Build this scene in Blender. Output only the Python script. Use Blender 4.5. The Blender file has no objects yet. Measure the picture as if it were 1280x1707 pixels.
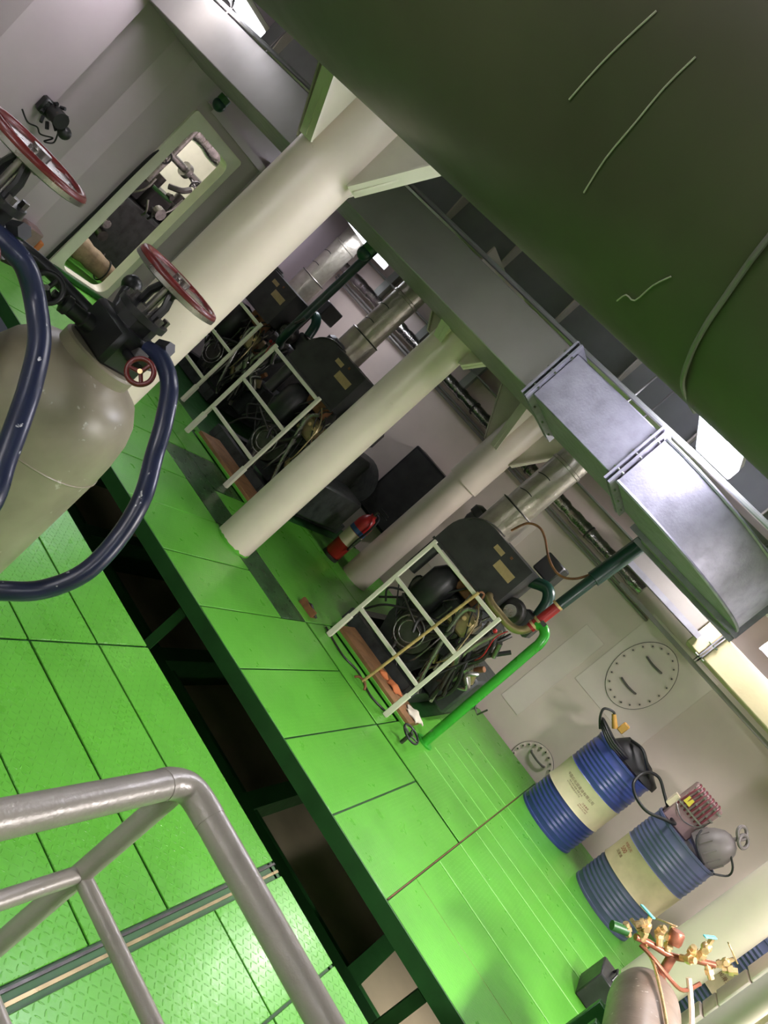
import bpy, math, random
from mathutils import Vector as V, Matrix
PI = math.pi
S = bpy.context.scene
COL = S.collection

# ------------------------------------------------------------------ camera
yaw, pitch, roll, fpx = 0.384058, -0.133167, 0.844485, 1282.73
fw = V((-math.sin(yaw)*math.cos(pitch), math.cos(yaw)*math.cos(pitch), math.sin(pitch)))
rt = V((math.cos(yaw), math.sin(yaw), 0)); up = rt.cross(fw)
ix = math.cos(roll)*rt + math.sin(roll)*up
iu = -math.sin(roll)*rt + math.cos(roll)*up
cd = bpy.data.cameras.new('camera'); cam = bpy.data.objects.new('camera', cd); COL.objects.link(cam)
cam.matrix_world = Matrix(((ix.x, iu.x, -fw.x, 0), (ix.y, iu.y, -fw.y, 0), (ix.z, iu.z, -fw.z, 1.6), (0, 0, 0, 1)))
cd.sensor_fit = 'VERTICAL'; cd.sensor_height = 36; cd.lens = fpx/1707*36
cd.clip_start = 0.05
S.camera = cam
# ------------------------------------------------------------------ world, exposure
w = bpy.data.worlds.new('world'); S.world = w; w.use_nodes = True
w.node_tree.nodes['Background'].inputs[0].default_value = (0.80, 0.86, 1.0, 1)
w.node_tree.nodes['Background'].inputs[1].default_value = 0.05
S.view_settings.view_transform = 'Standard'; S.view_settings.look = 'None'
S.view_settings.exposure = 0.0; S.view_settings.gamma = 1; S.view_settings.use_curve_mapping = False

# ------------------------------------------------------------------ materials
def lin(c):
    return tuple(((x/255)/12.92 if x/255 <= .04045 else ((x/255+.055)/1.055)**2.4) for x in c) + (1,)
class NT:
    def __init__(s, name):
        s.m = bpy.data.materials.new(name); s.m.use_nodes = True
        s.t = s.m.node_tree; s.b = s.t.nodes['Principled BSDF']
        s.co = s.t.nodes.new('ShaderNodeTexCoord')
    def n(s, typ, **k):
        x = s.t.nodes.new(typ)
        for a, b in k.items(): setattr(x, a, b)
        return x
    def l(s, a, b): s.t.links.new(a, b)
    def noise(s, scale, detail=4, rough=.55):
        x = s.n('ShaderNodeTexNoise'); x.inputs['Scale'].default_value = scale
        x.inputs['Detail'].default_value = detail; x.inputs['Roughness'].default_value = rough
        s.l(s.co.outputs['Object'], x.inputs['Vector']); return x.outputs['Fac']
    def ramp(s, fac, stops):
        r = s.n('ShaderNodeValToRGB'); e = r.color_ramp.elements
        while len(e) < len(stops): e.new(.5)
        for q, (p, c) in zip(e, stops): q.position = p; q.color = c
        s.l(fac, r.inputs[0]); return r.outputs[0]
    def math(s, op, a, b=None, c=None):
        x = s.n('ShaderNodeMath', operation=op)
        for i, v in enumerate((a, b, c)):
            if v is None: continue
            if isinstance(v, (int, float)): x.inputs[i].default_value = v
            else: s.l(v, x.inputs[i])
        return x.outputs[0]
    def bump(s, h, strength, dist=.01):
        b = s.n('ShaderNodeBump'); b.inputs['Strength'].default_value = strength; b.inputs['Distance'].default_value = dist
        s.l(h, b.inputs['Height']); s.l(b.outputs[0], s.b.inputs['Normal'])
MATS = {}
def mat(name, col, rough=.5, metal=0, var=.12, scale=6, bump=0, bscale=60, dark=None, spots=0, spotcol=None, emit=0):
    if name in MATS: return MATS[name]
    k = NT(name); c = lin(col)
    lo = lin(dark) if dark else tuple(x*(1-var*1.6) for x in c[:3])+(1,)
    hi = tuple(min(1, x*(1+var)) for x in c[:3])+(1,)
    out = k.ramp(k.noise(scale), [(.3, lo), (.52, c), (.75, hi)])
    if spots:
        mx = k.n('ShaderNodeMix', data_type='RGBA')
        f = k.ramp(k.noise(scale*5, 3, .6), [(.5+.2*(1-spots), (0, 0, 0, 1)), (.56+.2*(1-spots), (1, 1, 1, 1))])
        k.l(f, mx.inputs[0]); k.l(out, mx.inputs[6]); mx.inputs[7].default_value = lin(spotcol); out = mx.outputs[2]
    k.l(out, k.b.inputs['Base Color'])
    k.b.inputs['Metallic'].default_value = metal
    rr = k.n('ShaderNodeMapRange'); k.l(k.noise(scale*2.3), rr.inputs[0]); rr.inputs[3].default_value = max(.03, rough-.12); rr.inputs[4].default_value = min(1, rough+.12)
    k.l(rr.outputs[0], k.b.inputs['Roughness'])
    if bump: k.bump(k.noise(bscale, 3), bump)
    if emit:
        k.b.inputs['Emission Color'].default_value = c; k.b.inputs['Emission Strength'].default_value = emit
    MATS[name] = k.m; return k.m

def tread_plate(name, col, cell, rough, strength):
    k = NT(name); c = lin(col)
    sep = k.n('ShaderNodeSeparateXYZ'); k.l(k.co.outputs['Object'], sep.inputs[0])
    u = k.math('DIVIDE', sep.outputs[0], cell); v = k.math('DIVIDE', sep.outputs[1], cell)
    fu = k.math('FLOOR', u); fv = k.math('FLOOR', v)
    px = k.math('SUBTRACT', k.math('SUBTRACT', u, fu), .5); py = k.math('SUBTRACT', k.math('SUBTRACT', v, fv), .5)
    par = k.math('FLOORED_MODULO', k.math('ADD', fu, fv), 2.0)
    a = k.math('ADD', px, py); b = k.math('SUBTRACT', px, py)
    a2 = k.math('MULTIPLY', a, a); b2 = k.math('MULTIPLY', b, b)
    L, W = 1/.6**2, 1/.15**2
    e0 = k.math('ADD', k.math('MULTIPLY', a2, L), k.math('MULTIPLY', b2, W))
    e1 = k.math('ADD', k.math('MULTIPLY', a2, W), k.math('MULTIPLY', b2, L))
    mixf = k.n('ShaderNodeMix'); k.l(par, mixf.inputs[0]); k.l(e0, mixf.inputs[2]); k.l(e1, mixf.inputs[3])
    mr = k.n('ShaderNodeMapRange'); mr.interpolation_type = 'SMOOTHSTEP'; k.l(mixf.outputs[0], mr.inputs[0])
    mr.inputs[1].default_value = 1.0; mr.inputs[2].default_value = .25
    h = k.math('ADD', mr.outputs[0], k.math('MULTIPLY', k.noise(30, 3), .35))
    k.bump(h, strength, .005)
    base = k.ramp(k.noise(1.6, 5, .6), [(.3, tuple(x*.8 for x in c[:3])+(1,)), (.55, c), (.8, tuple(min(1, x*1.12) for x in c[:3])+(1,))])
    k.l(base, k.b.inputs['Base Color'])
    rr = k.n('ShaderNodeMapRange'); k.l(k.noise(7), rr.inputs[0]); rr.inputs[3].default_value = rough-.1; rr.inputs[4].default_value = rough+.12
    k.l(rr.outputs[0], k.b.inputs['Roughness'])
    MATS[name] = k.m; return k.m

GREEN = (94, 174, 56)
m_tread = tread_plate('green_tread_plate', GREEN, .022, .30, .5)
m_tread2 = tread_plate('green_tread_plate_near', GREEN, .024, .28, .55)
m_green = mat('green_paint', GREEN, .38, var=.1, bump=.06)
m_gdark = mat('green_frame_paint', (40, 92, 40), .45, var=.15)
m_weld = mat('weld_line_paint', (150, 214, 122), .4)
m_gpipe = mat('green_pipe_paint', (52, 160, 44), .3, var=.08)
m_dgpipe = mat('dark_green_pipe_paint', (22, 60, 50), .35)
m_white = mat('white_paint', (226, 222, 204), .35, var=.05)
m_pillar = mat('cream_pillar_paint', (222, 208, 192), .32, var=.04, scale=3)
m_brk = mat('cream_bracket_paint', (212, 204, 186), .4, var=.06)
m_wall = mat('grey_white_wall_paint', (222, 206, 196), .45, var=.05, scale=2, bump=.03, bscale=15)
m_wallp = mat('paler_wall_colour', (232, 218, 210), .45, var=.04, scale=3)
m_lilac = mat('pale_lilac_wall_paint', (188, 174, 180), .45, var=.05, scale=2)
m_deck = mat('deckhead_paint', (150, 152, 148), .55, var=.1, scale=3)
m_tank = mat('olive_grey_tank_paint', (76, 70, 58), .42, var=.14, scale=2.2, bump=.05, bscale=8)
m_cyl = mat('weathered_grey_cylinder_paint', (150, 142, 122), .38, var=.16, scale=5, bump=.05, bscale=12, spots=.12, spotcol=(196, 190, 178))
m_rail = mat('silver_grey_rail_paint', (160, 153, 144), .36, metal=.1, var=.08, scale=9, bump=.12, bscale=70)
m_galv = mat('galvanised_sheet', (150, 148, 160), .48, metal=.6, var=.12, scale=14, bump=.1, bscale=90)
m_galvd = mat('dull_duct_sheet', (140, 136, 132), .42, metal=.35, var=.08, scale=3)
m_ins = mat('cream_insulation_cloth', (200, 186, 150), .75, var=.06, scale=4, bump=.25, bscale=14)
m_foil = mat('crinkled_foil', (190, 188, 184), .2, metal=1, var=.2, scale=12, bump=.9, bscale=22)
m_exh = mat('exhaust_foil_cladding', (160, 155, 142), .34, metal=.7, var=.16, scale=9, bump=.25, bscale=45)
m_black = mat('oily_black_paint', (30, 31, 33), .4, var=.3, scale=9)
m_blackg = mat('black_machinery_paint', (46, 46, 46), .45, var=.3, scale=7, spots=.12, spotcol=(86, 66, 48))
m_engine = mat('grimy_dark_engine_paint', (56, 60, 60), .45, metal=.15, var=.35, scale=12, spots=.2, spotcol=(92, 78, 60))
m_steel = mat('worn_steel', (150, 148, 144), .3, metal=.9, var=.2, scale=14)
m_dsteel = mat('dark_steel', (84, 82, 80), .38, metal=.8, var=.25, scale=14)
m_rust = mat('rusty_steel', (128, 84, 54), .75, var=.3, scale=16, bump=.2)
m_rod = mat('rusty_yellow_rod_paint', (186, 158, 100), .55, var=.2, scale=20, spots=.3, spotcol=(112, 80, 50))
m_wood = mat('worn_wood', (140, 102, 66), .7, var=.25, scale=9, bump=.15, bscale=40)
m_red = mat('red_paint', (168, 32, 32), .35, var=.14)
m_wheel = mat('dark_red_wheel_paint', (104, 34, 34), .35, var=.15, scale=20, spots=.15, spotcol=(160, 150, 140))
m_brass = mat('brass', (222, 192, 142), .36, metal=.7, var=.2, scale=30)
m_bronze = mat('bronze_pipe', (158, 142, 104), .32, metal=.6, var=.15, scale=14)
m_copper = mat('copper_fitting', (164, 104, 82), .42, metal=.6, var=.2, scale=30)
m_turq = mat('turquoise_handle', (96, 190, 200), .4)
m_hose = mat('navy_rubber_hose', (34, 40, 66), .32, var=.15, scale=8, spots=.05, spotcol=(210, 210, 215))
m_bdrum = mat('blue_drum_paint', (64, 76, 146), .32, var=.08, scale=5)
m_bdrumd = mat('faded_blue_drum_paint', (84, 90, 122), .42, var=.1, scale=5)
m_label = mat('cream_drum_label', (232, 216, 186), .5, var=.06, scale=6)
m_labeld = mat('stained_drum_label', (196, 178, 146), .55, var=.12, scale=6)
m_ink = mat('brown_ink', (112, 62, 54), .6)
m_redink = mat('red_ink', (150, 50, 52), .6)
m_rubber = mat('black_rubber', (30, 30, 32), .45, var=.2)
m_ochre = mat('ochre_plug', (186, 140, 66), .5)
m_crate = mat('pinkish_grey_paint', (150, 124, 122), .5, var=.15, scale=12)
m_maroon = mat('maroon_wire', (118, 54, 64), .45, var=.2)
m_greym = mat('grey_motor_paint', (112, 106, 104), .5, var=.15)
m_yellow = mat('yellow_sticker', (224, 206, 70), .5)
m_foam = mat('pink_white_foam', (222, 206, 200), .8, var=.05)
m_brown = mat('brown_paper_plate', (176, 152, 108), .5, var=.1, scale=20)
m_orange = mat('orange_rag', (206, 122, 72), .8, var=.12)
m_rag = mat('white_rag', (226, 218, 200), .85, var=.06)
m_bilge = mat('beige_tank_top_paint', (196, 180, 146), .6, var=.12, scale=2)
m_blue2 = mat('blue_band_label', (52, 84, 130), .45)
m_tube = mat('lit_fluorescent_tube', (236, 238, 255), .4, var=0, emit=22)
m_diff = mat('clear_light_cover', (236, 238, 250), .25, var=0, emit=3.0)
m_beige = mat('beige_bundle', (150, 132, 104), .8, var=.2, scale=14, bump=.2)
m_chalk = mat('chalk_scratch', (176, 172, 156), .8)
m_oil = mat('oily_steel_deck', (48, 84, 44), .3, var=.35, scale=9, spots=.25, spotcol=(116, 122, 104))

# ------------------------------------------------------------------ mesh building
def frame(d):
    d = d.normalized(); a = V((0, 0, 1)) if abs(d.z) < .9 else V((1, 0, 0))
    x = d.cross(a).normalized(); return x, d.cross(x).normalized()
class MB:
    def __init__(s): s.v = []; s.f = []
    def add(s, vs, fs, M=None):
        o = len(s.v); s.v += [(M @ V(p)) if M else V(p) for p in vs]; s.f += [[i+o for i in f] for f in fs]; return s
    def box(s, x0, x1, y0, y1, z0, z1, b=0, M=None):
        if b <= 0:
            vs = [(x, y, z) for z in (z0, z1) for y in (y0, y1) for x in (x0, x1)]
            return s.add(vs, [(0, 2, 3, 1), (4, 5, 7, 6), (0, 1, 5, 4), (2, 6, 7, 3), (0, 4, 6, 2), (1, 3, 7, 5)], M)
        b = min(b, (x1-x0)/2.01, (y1-y0)/2.01, (z1-z0)/2.01)
        vs, fs, idx = [], [], {}
        for iz, z in enumerate((z0, z1)):
            for iy, y in enumerate((y0, y1)):
                for ixx, x in enumerate((x0, x1)):
                    sx, sy, sz = (1 if not ixx else -1), (1 if not iy else -1), (1 if not iz else -1)
                    for ax in range(3):
                        p = [x, y, z]
                        for q, sg in enumerate((sx, sy, sz)):
                            if q != ax: p[q] += sg*b
                        idx[ixx, iy, iz, ax] = len(vs); vs.append(p)
        g = lambda a, b_, c, ax: idx[a, b_, c, ax]
        for k in (0, 1):
            r = [g(k, 0, 0, 0), g(k, 1, 0, 0), g(k, 1, 1, 0), g(k, 0, 1, 0)]; fs.append(r if k else r[::-1])
            r = [g(0, k, 0, 1), g(0, k, 1, 1), g(1, k, 1, 1), g(1, k, 0, 1)]; fs.append(r if k else r[::-1])
            r = [g(0, 0, k, 2), g(1, 0, k, 2), g(1, 1, k, 2), g(0, 1, k, 2)]; fs.append(r if k else r[::-1])
        for a in (0, 1):
            for c in (0, 1):
                r = [g(0, a, c, 1), g(1, a, c, 1), g(1, a, c, 2), g(0, a, c, 2)]; fs.append(r if (a == c) == (a == 0) and False else r)
                fs.append([g(a, 0, c, 0), g(a, 1, c, 0), g(a, 1, c, 2), g(a, 0, c, 2)])
                fs.append([g(a, c, 0, 0), g(a, c, 1, 0), g(a, c, 1, 1), g(a, c, 0, 1)])
        for k in idx:
            if k[3] == 0: fs.append([g(*k[:3], 0), g(*k[:3], 1), g(*k[:3], 2)])
        return s.add(vs, fs, M)
    def cyl(s, p0, p1, r0, r1=None, n=16, cap=True):
        p0, p1 = V(p0), V(p1); r1 = r0 if r1 is None else r1; x, y = frame(p1-p0); vs = []
        for p, r in ((p0, r0), (p1, r1)):
            for i in range(n):
                a = 2*PI*i/n; vs.append(p + x*(r*math.cos(a)) + y*(r*math.sin(a)))
        fs = [(i, (i+1) % n, n+(i+1) % n, n+i) for i in range(n)]
        if cap: fs += [tuple(range(n))[::-1], tuple(range(n, 2*n))]
        return s.add(vs, fs)
    def tube(s, pts, r, n=10, closed=False, sm=0):
        pts = [V(p) for p in pts]
        if sm: pts = smooth(pts, sm, closed)
        m = len(pts); vs = []; x = None
        for i, p in enumerate(pts):
            d = (pts[(i+1) % m]-pts[i-1]) if closed or 0 < i < m-1 else (pts[1]-pts[0] if i == 0 else pts[-1]-pts[-2])
            d.normalize()
            if x is None: x = frame(d)[0]
            x = (x-d*x.dot(d)).normalized(); y = d.cross(x)
            rr = r[i] if isinstance(r, list) else r
            for k in range(n):
                a = 2*PI*k/n; vs.append(p + x*(rr*math.cos(a)) + y*(rr*math.sin(a)))
        fs = []
        for i in range(m if closed else m-1):
            j = (i+1) % m
            for k in range(n): fs.append((i*n+k, i*n+(k+1) % n, j*n+(k+1) % n, j*n+k))
        if not closed: fs += [tuple(range(n))[::-1], tuple(range((m-1)*n, m*n))]
        return s.add(vs, fs)
    def lathe(s, prof, c=(0, 0, 0), ax=(0, 0, 1), n=32, a0=0, a1=2*PI):
        c, ax = V(c), V(ax).normalized(); x, y = (V((1, 0, 0)), V((0, 1, 0))) if abs(ax.z) > .99 else frame(ax)
        full = a1-a0 > 6.28; k = n if full else n+1; vs = []
        for r, z in prof:
            for i in range(k):
                a = a0+(a1-a0)*i/n; vs.append(c+ax*z+x*(r*math.cos(a))+y*(r*math.sin(a)))
        fs = []
        for j in range(len(prof)-1):
            for i in range(n):
                fs.append((j*k+i, j*k+(i+1) % k, (j+1)*k+(i+1) % k, (j+1)*k+i))
        if full:
            if prof[0][0] > 1e-4: fs.append(tuple(range(k))[::-1])
            if prof[-1][0] > 1e-4: fs.append(tuple(range((len(prof)-1)*k, len(prof)*k)))
        return s.add(vs, fs)
    def prism(s, poly, h, M=None):
        n = len(poly); vs = [(x, y, 0) for x, y in poly]+[(x, y, h) for x, y in poly]
        return s.add(vs, [tuple(range(n))[::-1], tuple(range(n, 2*n))]+[(i, (i+1) % n, n+(i+1) % n, n+i) for i in range(n)], M)
    def torus(s, c, ax, R, r, n=28, m=8):
        x, y = frame(V(ax)); c = V(c)
        return s.tube([c+x*(R*math.cos(2*PI*i/n))+y*(R*math.sin(2*PI*i/n)) for i in range(n)], r, m, closed=True)
    def ball(s, c, r, n=12, m=8, sc=(1, 1, 1)):
        c = V(c); vs = [c+V((0, 0, r*sc[2]))]; fs = []
        for j in range(1, m):
            t = PI*j/m
            for i in range(n):
                a = 2*PI*i/n; vs.append(c+V((r*sc[0]*math.sin(t)*math.cos(a), r*sc[1]*math.sin(t)*math.sin(a), r*sc[2]*math.cos(t))))
        vs.append(c-V((0, 0, r*sc[2])))
        for i in range(n): fs.append((0, 1+i, 1+(i+1) % n))
        for j in range(m-2):
            for i in range(n): fs.append((1+j*n+i, 1+(j+1)*n+i, 1+(j+1)*n+(i+1) % n, 1+j*n+(i+1) % n))
        o = 1+(m-2)*n
        for i in range(n): fs.append((o+i, len(vs)-1, o+(i+1) % n))
        return s.add(vs, fs)
    def build(s, name, material, parent=None, ang=38):
        off = root_off(parent)
        me = bpy.data.meshes.new(name); me.from_pydata([tuple(p-off) for p in s.v], [], s.f)
        bm_fix(me)
        me.materials.append(material); me.polygons.foreach_set('use_smooth', [True]*len(me.polygons))
        me.set_sharp_from_angle(angle=math.radians(ang))
        o = bpy.data.objects.new(name, me); COL.objects.link(o)
        if parent: o.parent = parent
        return o
import bmesh
def bm_fix(me):
    bm = bmesh.new(); bm.from_mesh(me); bmesh.ops.recalc_face_normals(bm, faces=bm.faces); bm.to_mesh(me); bm.free()
def root_off(p):
    off = V((0, 0, 0))
    while p is not None: off += p.location; p = p.parent
    return off
def smooth(pts, k, closed=False):
    out = []; n = len(pts)
    for i in range(n if closed else n-1):
        g = (lambda j: pts[j % n]) if closed else (lambda j: pts[max(0, min(n-1, j))])
        p0, p1, p2, p3 = g(i-1), g(i), g(i+1), g(i+2)
        for q in range(k):
            t = q/k
            out.append(.5*((2*p1)+(p2-p0)*t+(2*p0-5*p1+4*p2-p3)*t*t+(3*p1-p0-3*p2+p3)*t**3))
    if not closed: out.append(pts[-1])
    return out
def tag(o, label, cat=None, group=None, kind=None):
    o['label'] = label
    if cat: o['category'] = cat
    if group: o['group'] = group
    if kind: o['kind'] = kind
    return o
def thing(name, loc, label, cat, group=None):
    o = bpy.data.objects.new(name, None); o.empty_display_size = .1; COL.objects.link(o); o.location = loc
    return tag(o, label, cat, group)
def kids(o): return [c for c in bpy.data.objects if c.parent == o]
def dup(o, loc, label, group=None):
    def cp(a, par):
        c = a.copy(); COL.objects.link(c)
        if par: c.parent = par
        for ch in KIDS.get(a.name, []): cp(ch, c)
        return c
    KIDS = {}
    for q in list(bpy.data.objects):
        if q.parent: KIDS.setdefault(q.parent.name, []).append(q)
    r = cp(o, None); r.location = loc; r['label'] = label
    if group: r['group'] = group
    return r

# ================================================================== SETTING
# floors: two decks of chequer plates with the bilge well between them
def plates(parent, rects, m, top=0, th=.008, gap=.005, jig=.0015):
    rnd = random.Random(5)
    for x0, x1, y0, y1 in rects:
        z = top+rnd.uniform(-jig, jig)
        MB().box(x0+gap, x1-gap, y0+gap, y1-gap, z-th, z, b=.002).build('floor_plate', m, parent)
PX = [-.01, -.45, -.88, -1.31, -1.73, -2.14, -2.57, -3.0, -3.43, -3.86, -4.29, -4.72, -5.15, -5.57]
fl = MB().box(-5.95, 4, 3.56, 7.74, -.06, -.012).build('floor', m_gdark)
tag(fl, 'green chequer plate platform in front of the engines', kind='structure')
R = []
for a, b in zip(PX[1:], PX[:-1]): R.append((a, b, 3.53, 4.48 if -3.5 < a < -1.8 else 4.825))
R += [(-1.73, -.88, 4.85, 5.24), (-3.86, -3.43, 4.84, 5.24), (-.88, -.01, 4.85, 7.74), (-3.0, -1.73, 4.84, 6.3), (-3.0, -1.73, 6.3, 7.74), (-5.57, -3.86, 4.84, 5.45)]
for y0, y1 in ((3.53, 3.96), (3.96, 7.74)):
    R.append((-.01, 1.9, y0, y1)); R.append((1.9, 4, y0, y1))
plates(fl, R, m_tread)
plates(fl, [(-3.43, -2.57, 4.48, 4.84), (-2.57, -1.73, 4.48, 4.84), (-3.43, -3.0, 4.84, 5.24)], m_oil)
wl = MB()
for y in (5.35, 5.62, 5.99, 6.28, 6.7): wl.box(-.62, -.02, y-.004, y+.004, 0, .003)
for y in (4.37, 4.83, 5.24, 5.51, 5.99, 6.3): wl.box(0, 1.6, y-.005, y+.005, 0, .003)
wl.build('weld_bead', m_weld, fl)['kind'] = 'stuff'
MB().box(-.013, -.009, 3.55, 6.8, -.006, .002).build('seam_strip', m_rust, fl)
MB().box(.03, 1.5, 3.958, 3.962, -.004, -.001).build('seam_strip', m_bronze, fl)
# edge fascia beam and legs of the platform
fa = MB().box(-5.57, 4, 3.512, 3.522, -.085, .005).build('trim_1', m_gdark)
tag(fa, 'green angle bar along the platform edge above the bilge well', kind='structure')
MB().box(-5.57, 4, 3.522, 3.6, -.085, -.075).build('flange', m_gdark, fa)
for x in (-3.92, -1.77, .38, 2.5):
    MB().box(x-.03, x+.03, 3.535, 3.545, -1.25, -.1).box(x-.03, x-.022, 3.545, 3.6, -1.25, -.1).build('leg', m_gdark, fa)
# near deck
nd = MB().box(-5.57, 4, -1.6, 2.84, -.05, -.012).build('floor.001', m_gdark)
tag(nd, 'green chequer plate walkway under the handrail and gas cylinders', kind='structure')
R = []
YS = [-1.6, -1.2, -.8, -.4, 0, .42, .77, 1.12, 1.47, 1.83, 2.18, 2.54, 2.86]
for y0, y1 in zip(YS[:-1], YS[1:]):
    for x0, x1 in ((-1.42, -.37), (-2.49, -1.42), (-3.56, -2.49), (-4.63, -3.56), (-5.57, -4.63)): R.append((x0, x1, y0, y1))
for y0, y1 in ((-1.6, -.6), (-.6, .4), (.4, .9), (.9, 1.4), (1.4, 1.89), (1.89, 2.38), (2.38, 2.86)):
    for x0, x1 in ((-.315, .05), (.05, 1.1), (1.1, 2.2), (2.2, 4)): R.append((x0, x1, y0, y1))
plates(nd, R, m_tread2, gap=.005)
MB().box(-.366, -.358, -1.6, 2.86, -.03, -.002).build('seam_strip', m_dsteel, nd)
MB().box(-.338, -.328, -1.6, 2.86, -.03, -.006).build('seam_strip', m_bronze, nd)
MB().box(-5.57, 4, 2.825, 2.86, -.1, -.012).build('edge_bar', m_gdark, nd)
# bilge
bl = MB().box(-6, 4.2, -1.6, 8, -1.4, -1.3).build('floor.002', m_bilge)
tag(bl, 'beige painted bilge bottom in the dark well between the decks', kind='structure')
for i, x in enumerate((-4.6, -3.4, -2.2, -1.0, .2, 1.4, 2.6)):
    b = MB(); P = Matrix(((1, 0, 0, x), (0, 1, 0, 0), (0, 0, 1, 0), (0, 0, 0, 1)))
    b.box(x-.008, x+.008, 2.2, 3.2, -1.3, -.55).box(x-.008, x+.008, 3.2, 7.6, -1.3, -.95).box(x-.06, x+.06, 3.2, 7.6, -.96, -.945)
    b.build('frame_plate', m_gdark, bl)
MB().box(-6, 4, 4.3, 4.32, -1.3, -.8).box(-6, 4, 4.24, 4.38, -.81, -.795).build('girder', m_gdark, bl)
MB().box(-6, 4, 2.2, 2.22, -1.3, -.06).build('bulkhead_plate', m_gdark, bl)
for k, (y, z) in enumerate(((4.0, -1.0), (5.0, -1.15))): MB().cyl((-5.9, y, z), (3.9, y, z), .045-.01*k, n=12).build('bilge_pipe', m_gdark, bl)
tag(MB().box(-1.22, -.98, 3.1, 3.5, -.62, -.6, M=Matrix.Rotation(.06, 4, 'Y')).build('wooden_board', m_wood), 'brown scrap of board down in the well between the decks', 'board')

# walls
wb = MB().box(-6.1, 4.1, 7.8, 7.9, -1.3, 3.2).build('wall_back', m_wall)
tag(wb, 'pale grey steel wall behind the drums and engines', kind='structure')
for x0, x1, z0, z1 in ((-.53, .3, .92, 1.9), (-.85, -.6, .25, 1.35), (-2.4, -1.9, .5, 1.6)):
    MB().box(x0, x1, 7.793, 7.8, z0, z1, b=.002).build('pale_wall_panel', m_wallp, wb)  # thin raised panels, slightly paler than the wall around them
for x in (-5.2, -4.4, -3.6, -2.85):
    MB().box(x-.005, x+.005, 7.66, 7.8, 1.95, 3.1).box(x-.045, x+.045, 7.65, 7.66, 1.95, 3.1).build('stiffener', m_deck, wb)
MB().box(-6, 4, 7.62, 7.8, 2.2, 2.215).build('stringer', m_deck, wb)
wr = MB().box(4.0, 4.1, -1.7, 7.8, -1.3, 3.2).build('wall_right', m_wall); tag(wr, 'pale wall out of frame on the right', kind='structure')
wf = MB().box(-6.1, 4.1, -1.7, -1.6, -1.3, 3.2).build('wall_front', m_wall); tag(wf, 'pale wall behind the viewpoint', kind='structure')
# left bulkhead: corrugated, with the cut-out opening
lb = MB()
X = -5.57
prof = [(-1.6, 0), (.5, 0), (.62, -.1), (1.3, -.1), (1.42, 0), (2.2, 0), (2.32, -.1), (3.05, -.1), (3.15, 0), (3.70, 0), (3.76, -.09), (4.1, -.1), (4.26, -.02), (4.56, 0)]
for (y0, d0), (y1, d1) in zip(prof[:-1], prof[1:]):
    lb.add([(X+d0, y0, -.05), (X+d1, y1, -.05), (X+d1, y1, 3.2), (X+d0, y0, 3.2), (X+d0-.03, y0, -.05), (X+d1-.03, y1, -.05), (X+d1-.03, y1, 3.2), (X+d0-.03, y0, 3.2)],
           [(0, 1, 2, 3), (4, 7, 6, 5), (3, 2, 6, 7), (0, 4, 5, 1)])
lb.box(X-.03, X, 4.56, 5.62, 1.74, 3.2)
lb.box(X-.03, X, 5.26, 5.62, -.05, 1.74)
lb.box(X-.38, X, 5.6, 5.63, -.05, 3.2)
lb.box(X-.41, X-.38, 5.6, 7.8, -.05, 3.2)
lw = lb.build('wall_left', m_lilac); tag(lw, 'pale lilac grey bulkhead with vertical corrugations and a doorway', kind='structure')
MB().box(X, X+.12, 5.5, 5.512, .0, 2.0).box(X+.12, X+.13, 5.45, 5.56, 0, 2.0).build('stiffener', m_lilac, lw)
MB().box(X, X+.09, 4.6, 5.6, 1.9, 1.912).box(X+.09, X+.1, 4.6, 5.6, 1.87, 1.94).build('stiffener', m_lilac, lw)
# door opening with rounded corners
def rr_loop(y0, y1, z0, z1, r, n=6):
    out = []
    for cy, cz, a0 in ((y1-r, z0+r, -PI/2), (y1-r, z1-r, 0), (y0+r, z1-r, PI/2), (y0+r, z0+r, PI)):
        for i in range(n+1):
            a = a0+PI/2*i/n; out.append((cy+r*math.cos(a), cz+r*math.sin(a)))
    return out
a = rr_loop(4.67, 5.2, .06, 1.7, .09); b = rr_loop(4.56, 5.27, -.02, 1.80, .03)
df = MB(); n = len(a)
vs = [(X+.02, y, z) for y, z in a]+[(X+.02, y, z) for y, z in b]+[(X-.09, y, z) for y, z in a]+[(X-.09, y, z) for y, z in b]
fs = []
for i in range(n):
    j = (i+1) % n
    fs += [(i, j, n+j, n+i), (2*n+i, 3*n+i, 3*n+j, 2*n+j), (i, 2*n+i, 2*n+j, j), (n+i, n+j, 3*n+j, 3*n+i)]
df.add(vs, fs); d1 = df.build('door_1', m_white); tag(d1, 'white framed doorway with rounded corners to the next compartment', kind='structure')
MB().box(X-.06, X+.05, 4.6, 5.26, -.0, .05, b=.01).build('sill', m_gdark, d1)
# next compartment shell
nr = MB().box(-8.4, -8.3, 2.5, 8.5, -.1, 3.2).build('wall_far', m_white); tag(nr, 'white wall of the next compartment seen through the doorway', kind='structure')
nf = MB().box(-8.3, -5.6, 2.5, 8.5, -.1, -.02).build('floor.003', m_green); tag(nf, 'green floor of the next compartment', kind='structure')
nw = MB().box(-8.3, -5.98, 8.4, 8.5, -.1, 3.2).build('wall_far.001', m_white); tag(nw, 'white end wall of the next compartment', kind='structure')
ns = MB().box(-8.3, -5.7, 2.4, 2.5, -.1, 3.2).build('wall_far.002', m_white); tag(ns, 'white side wall of the next compartment', kind='structure')
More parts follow.
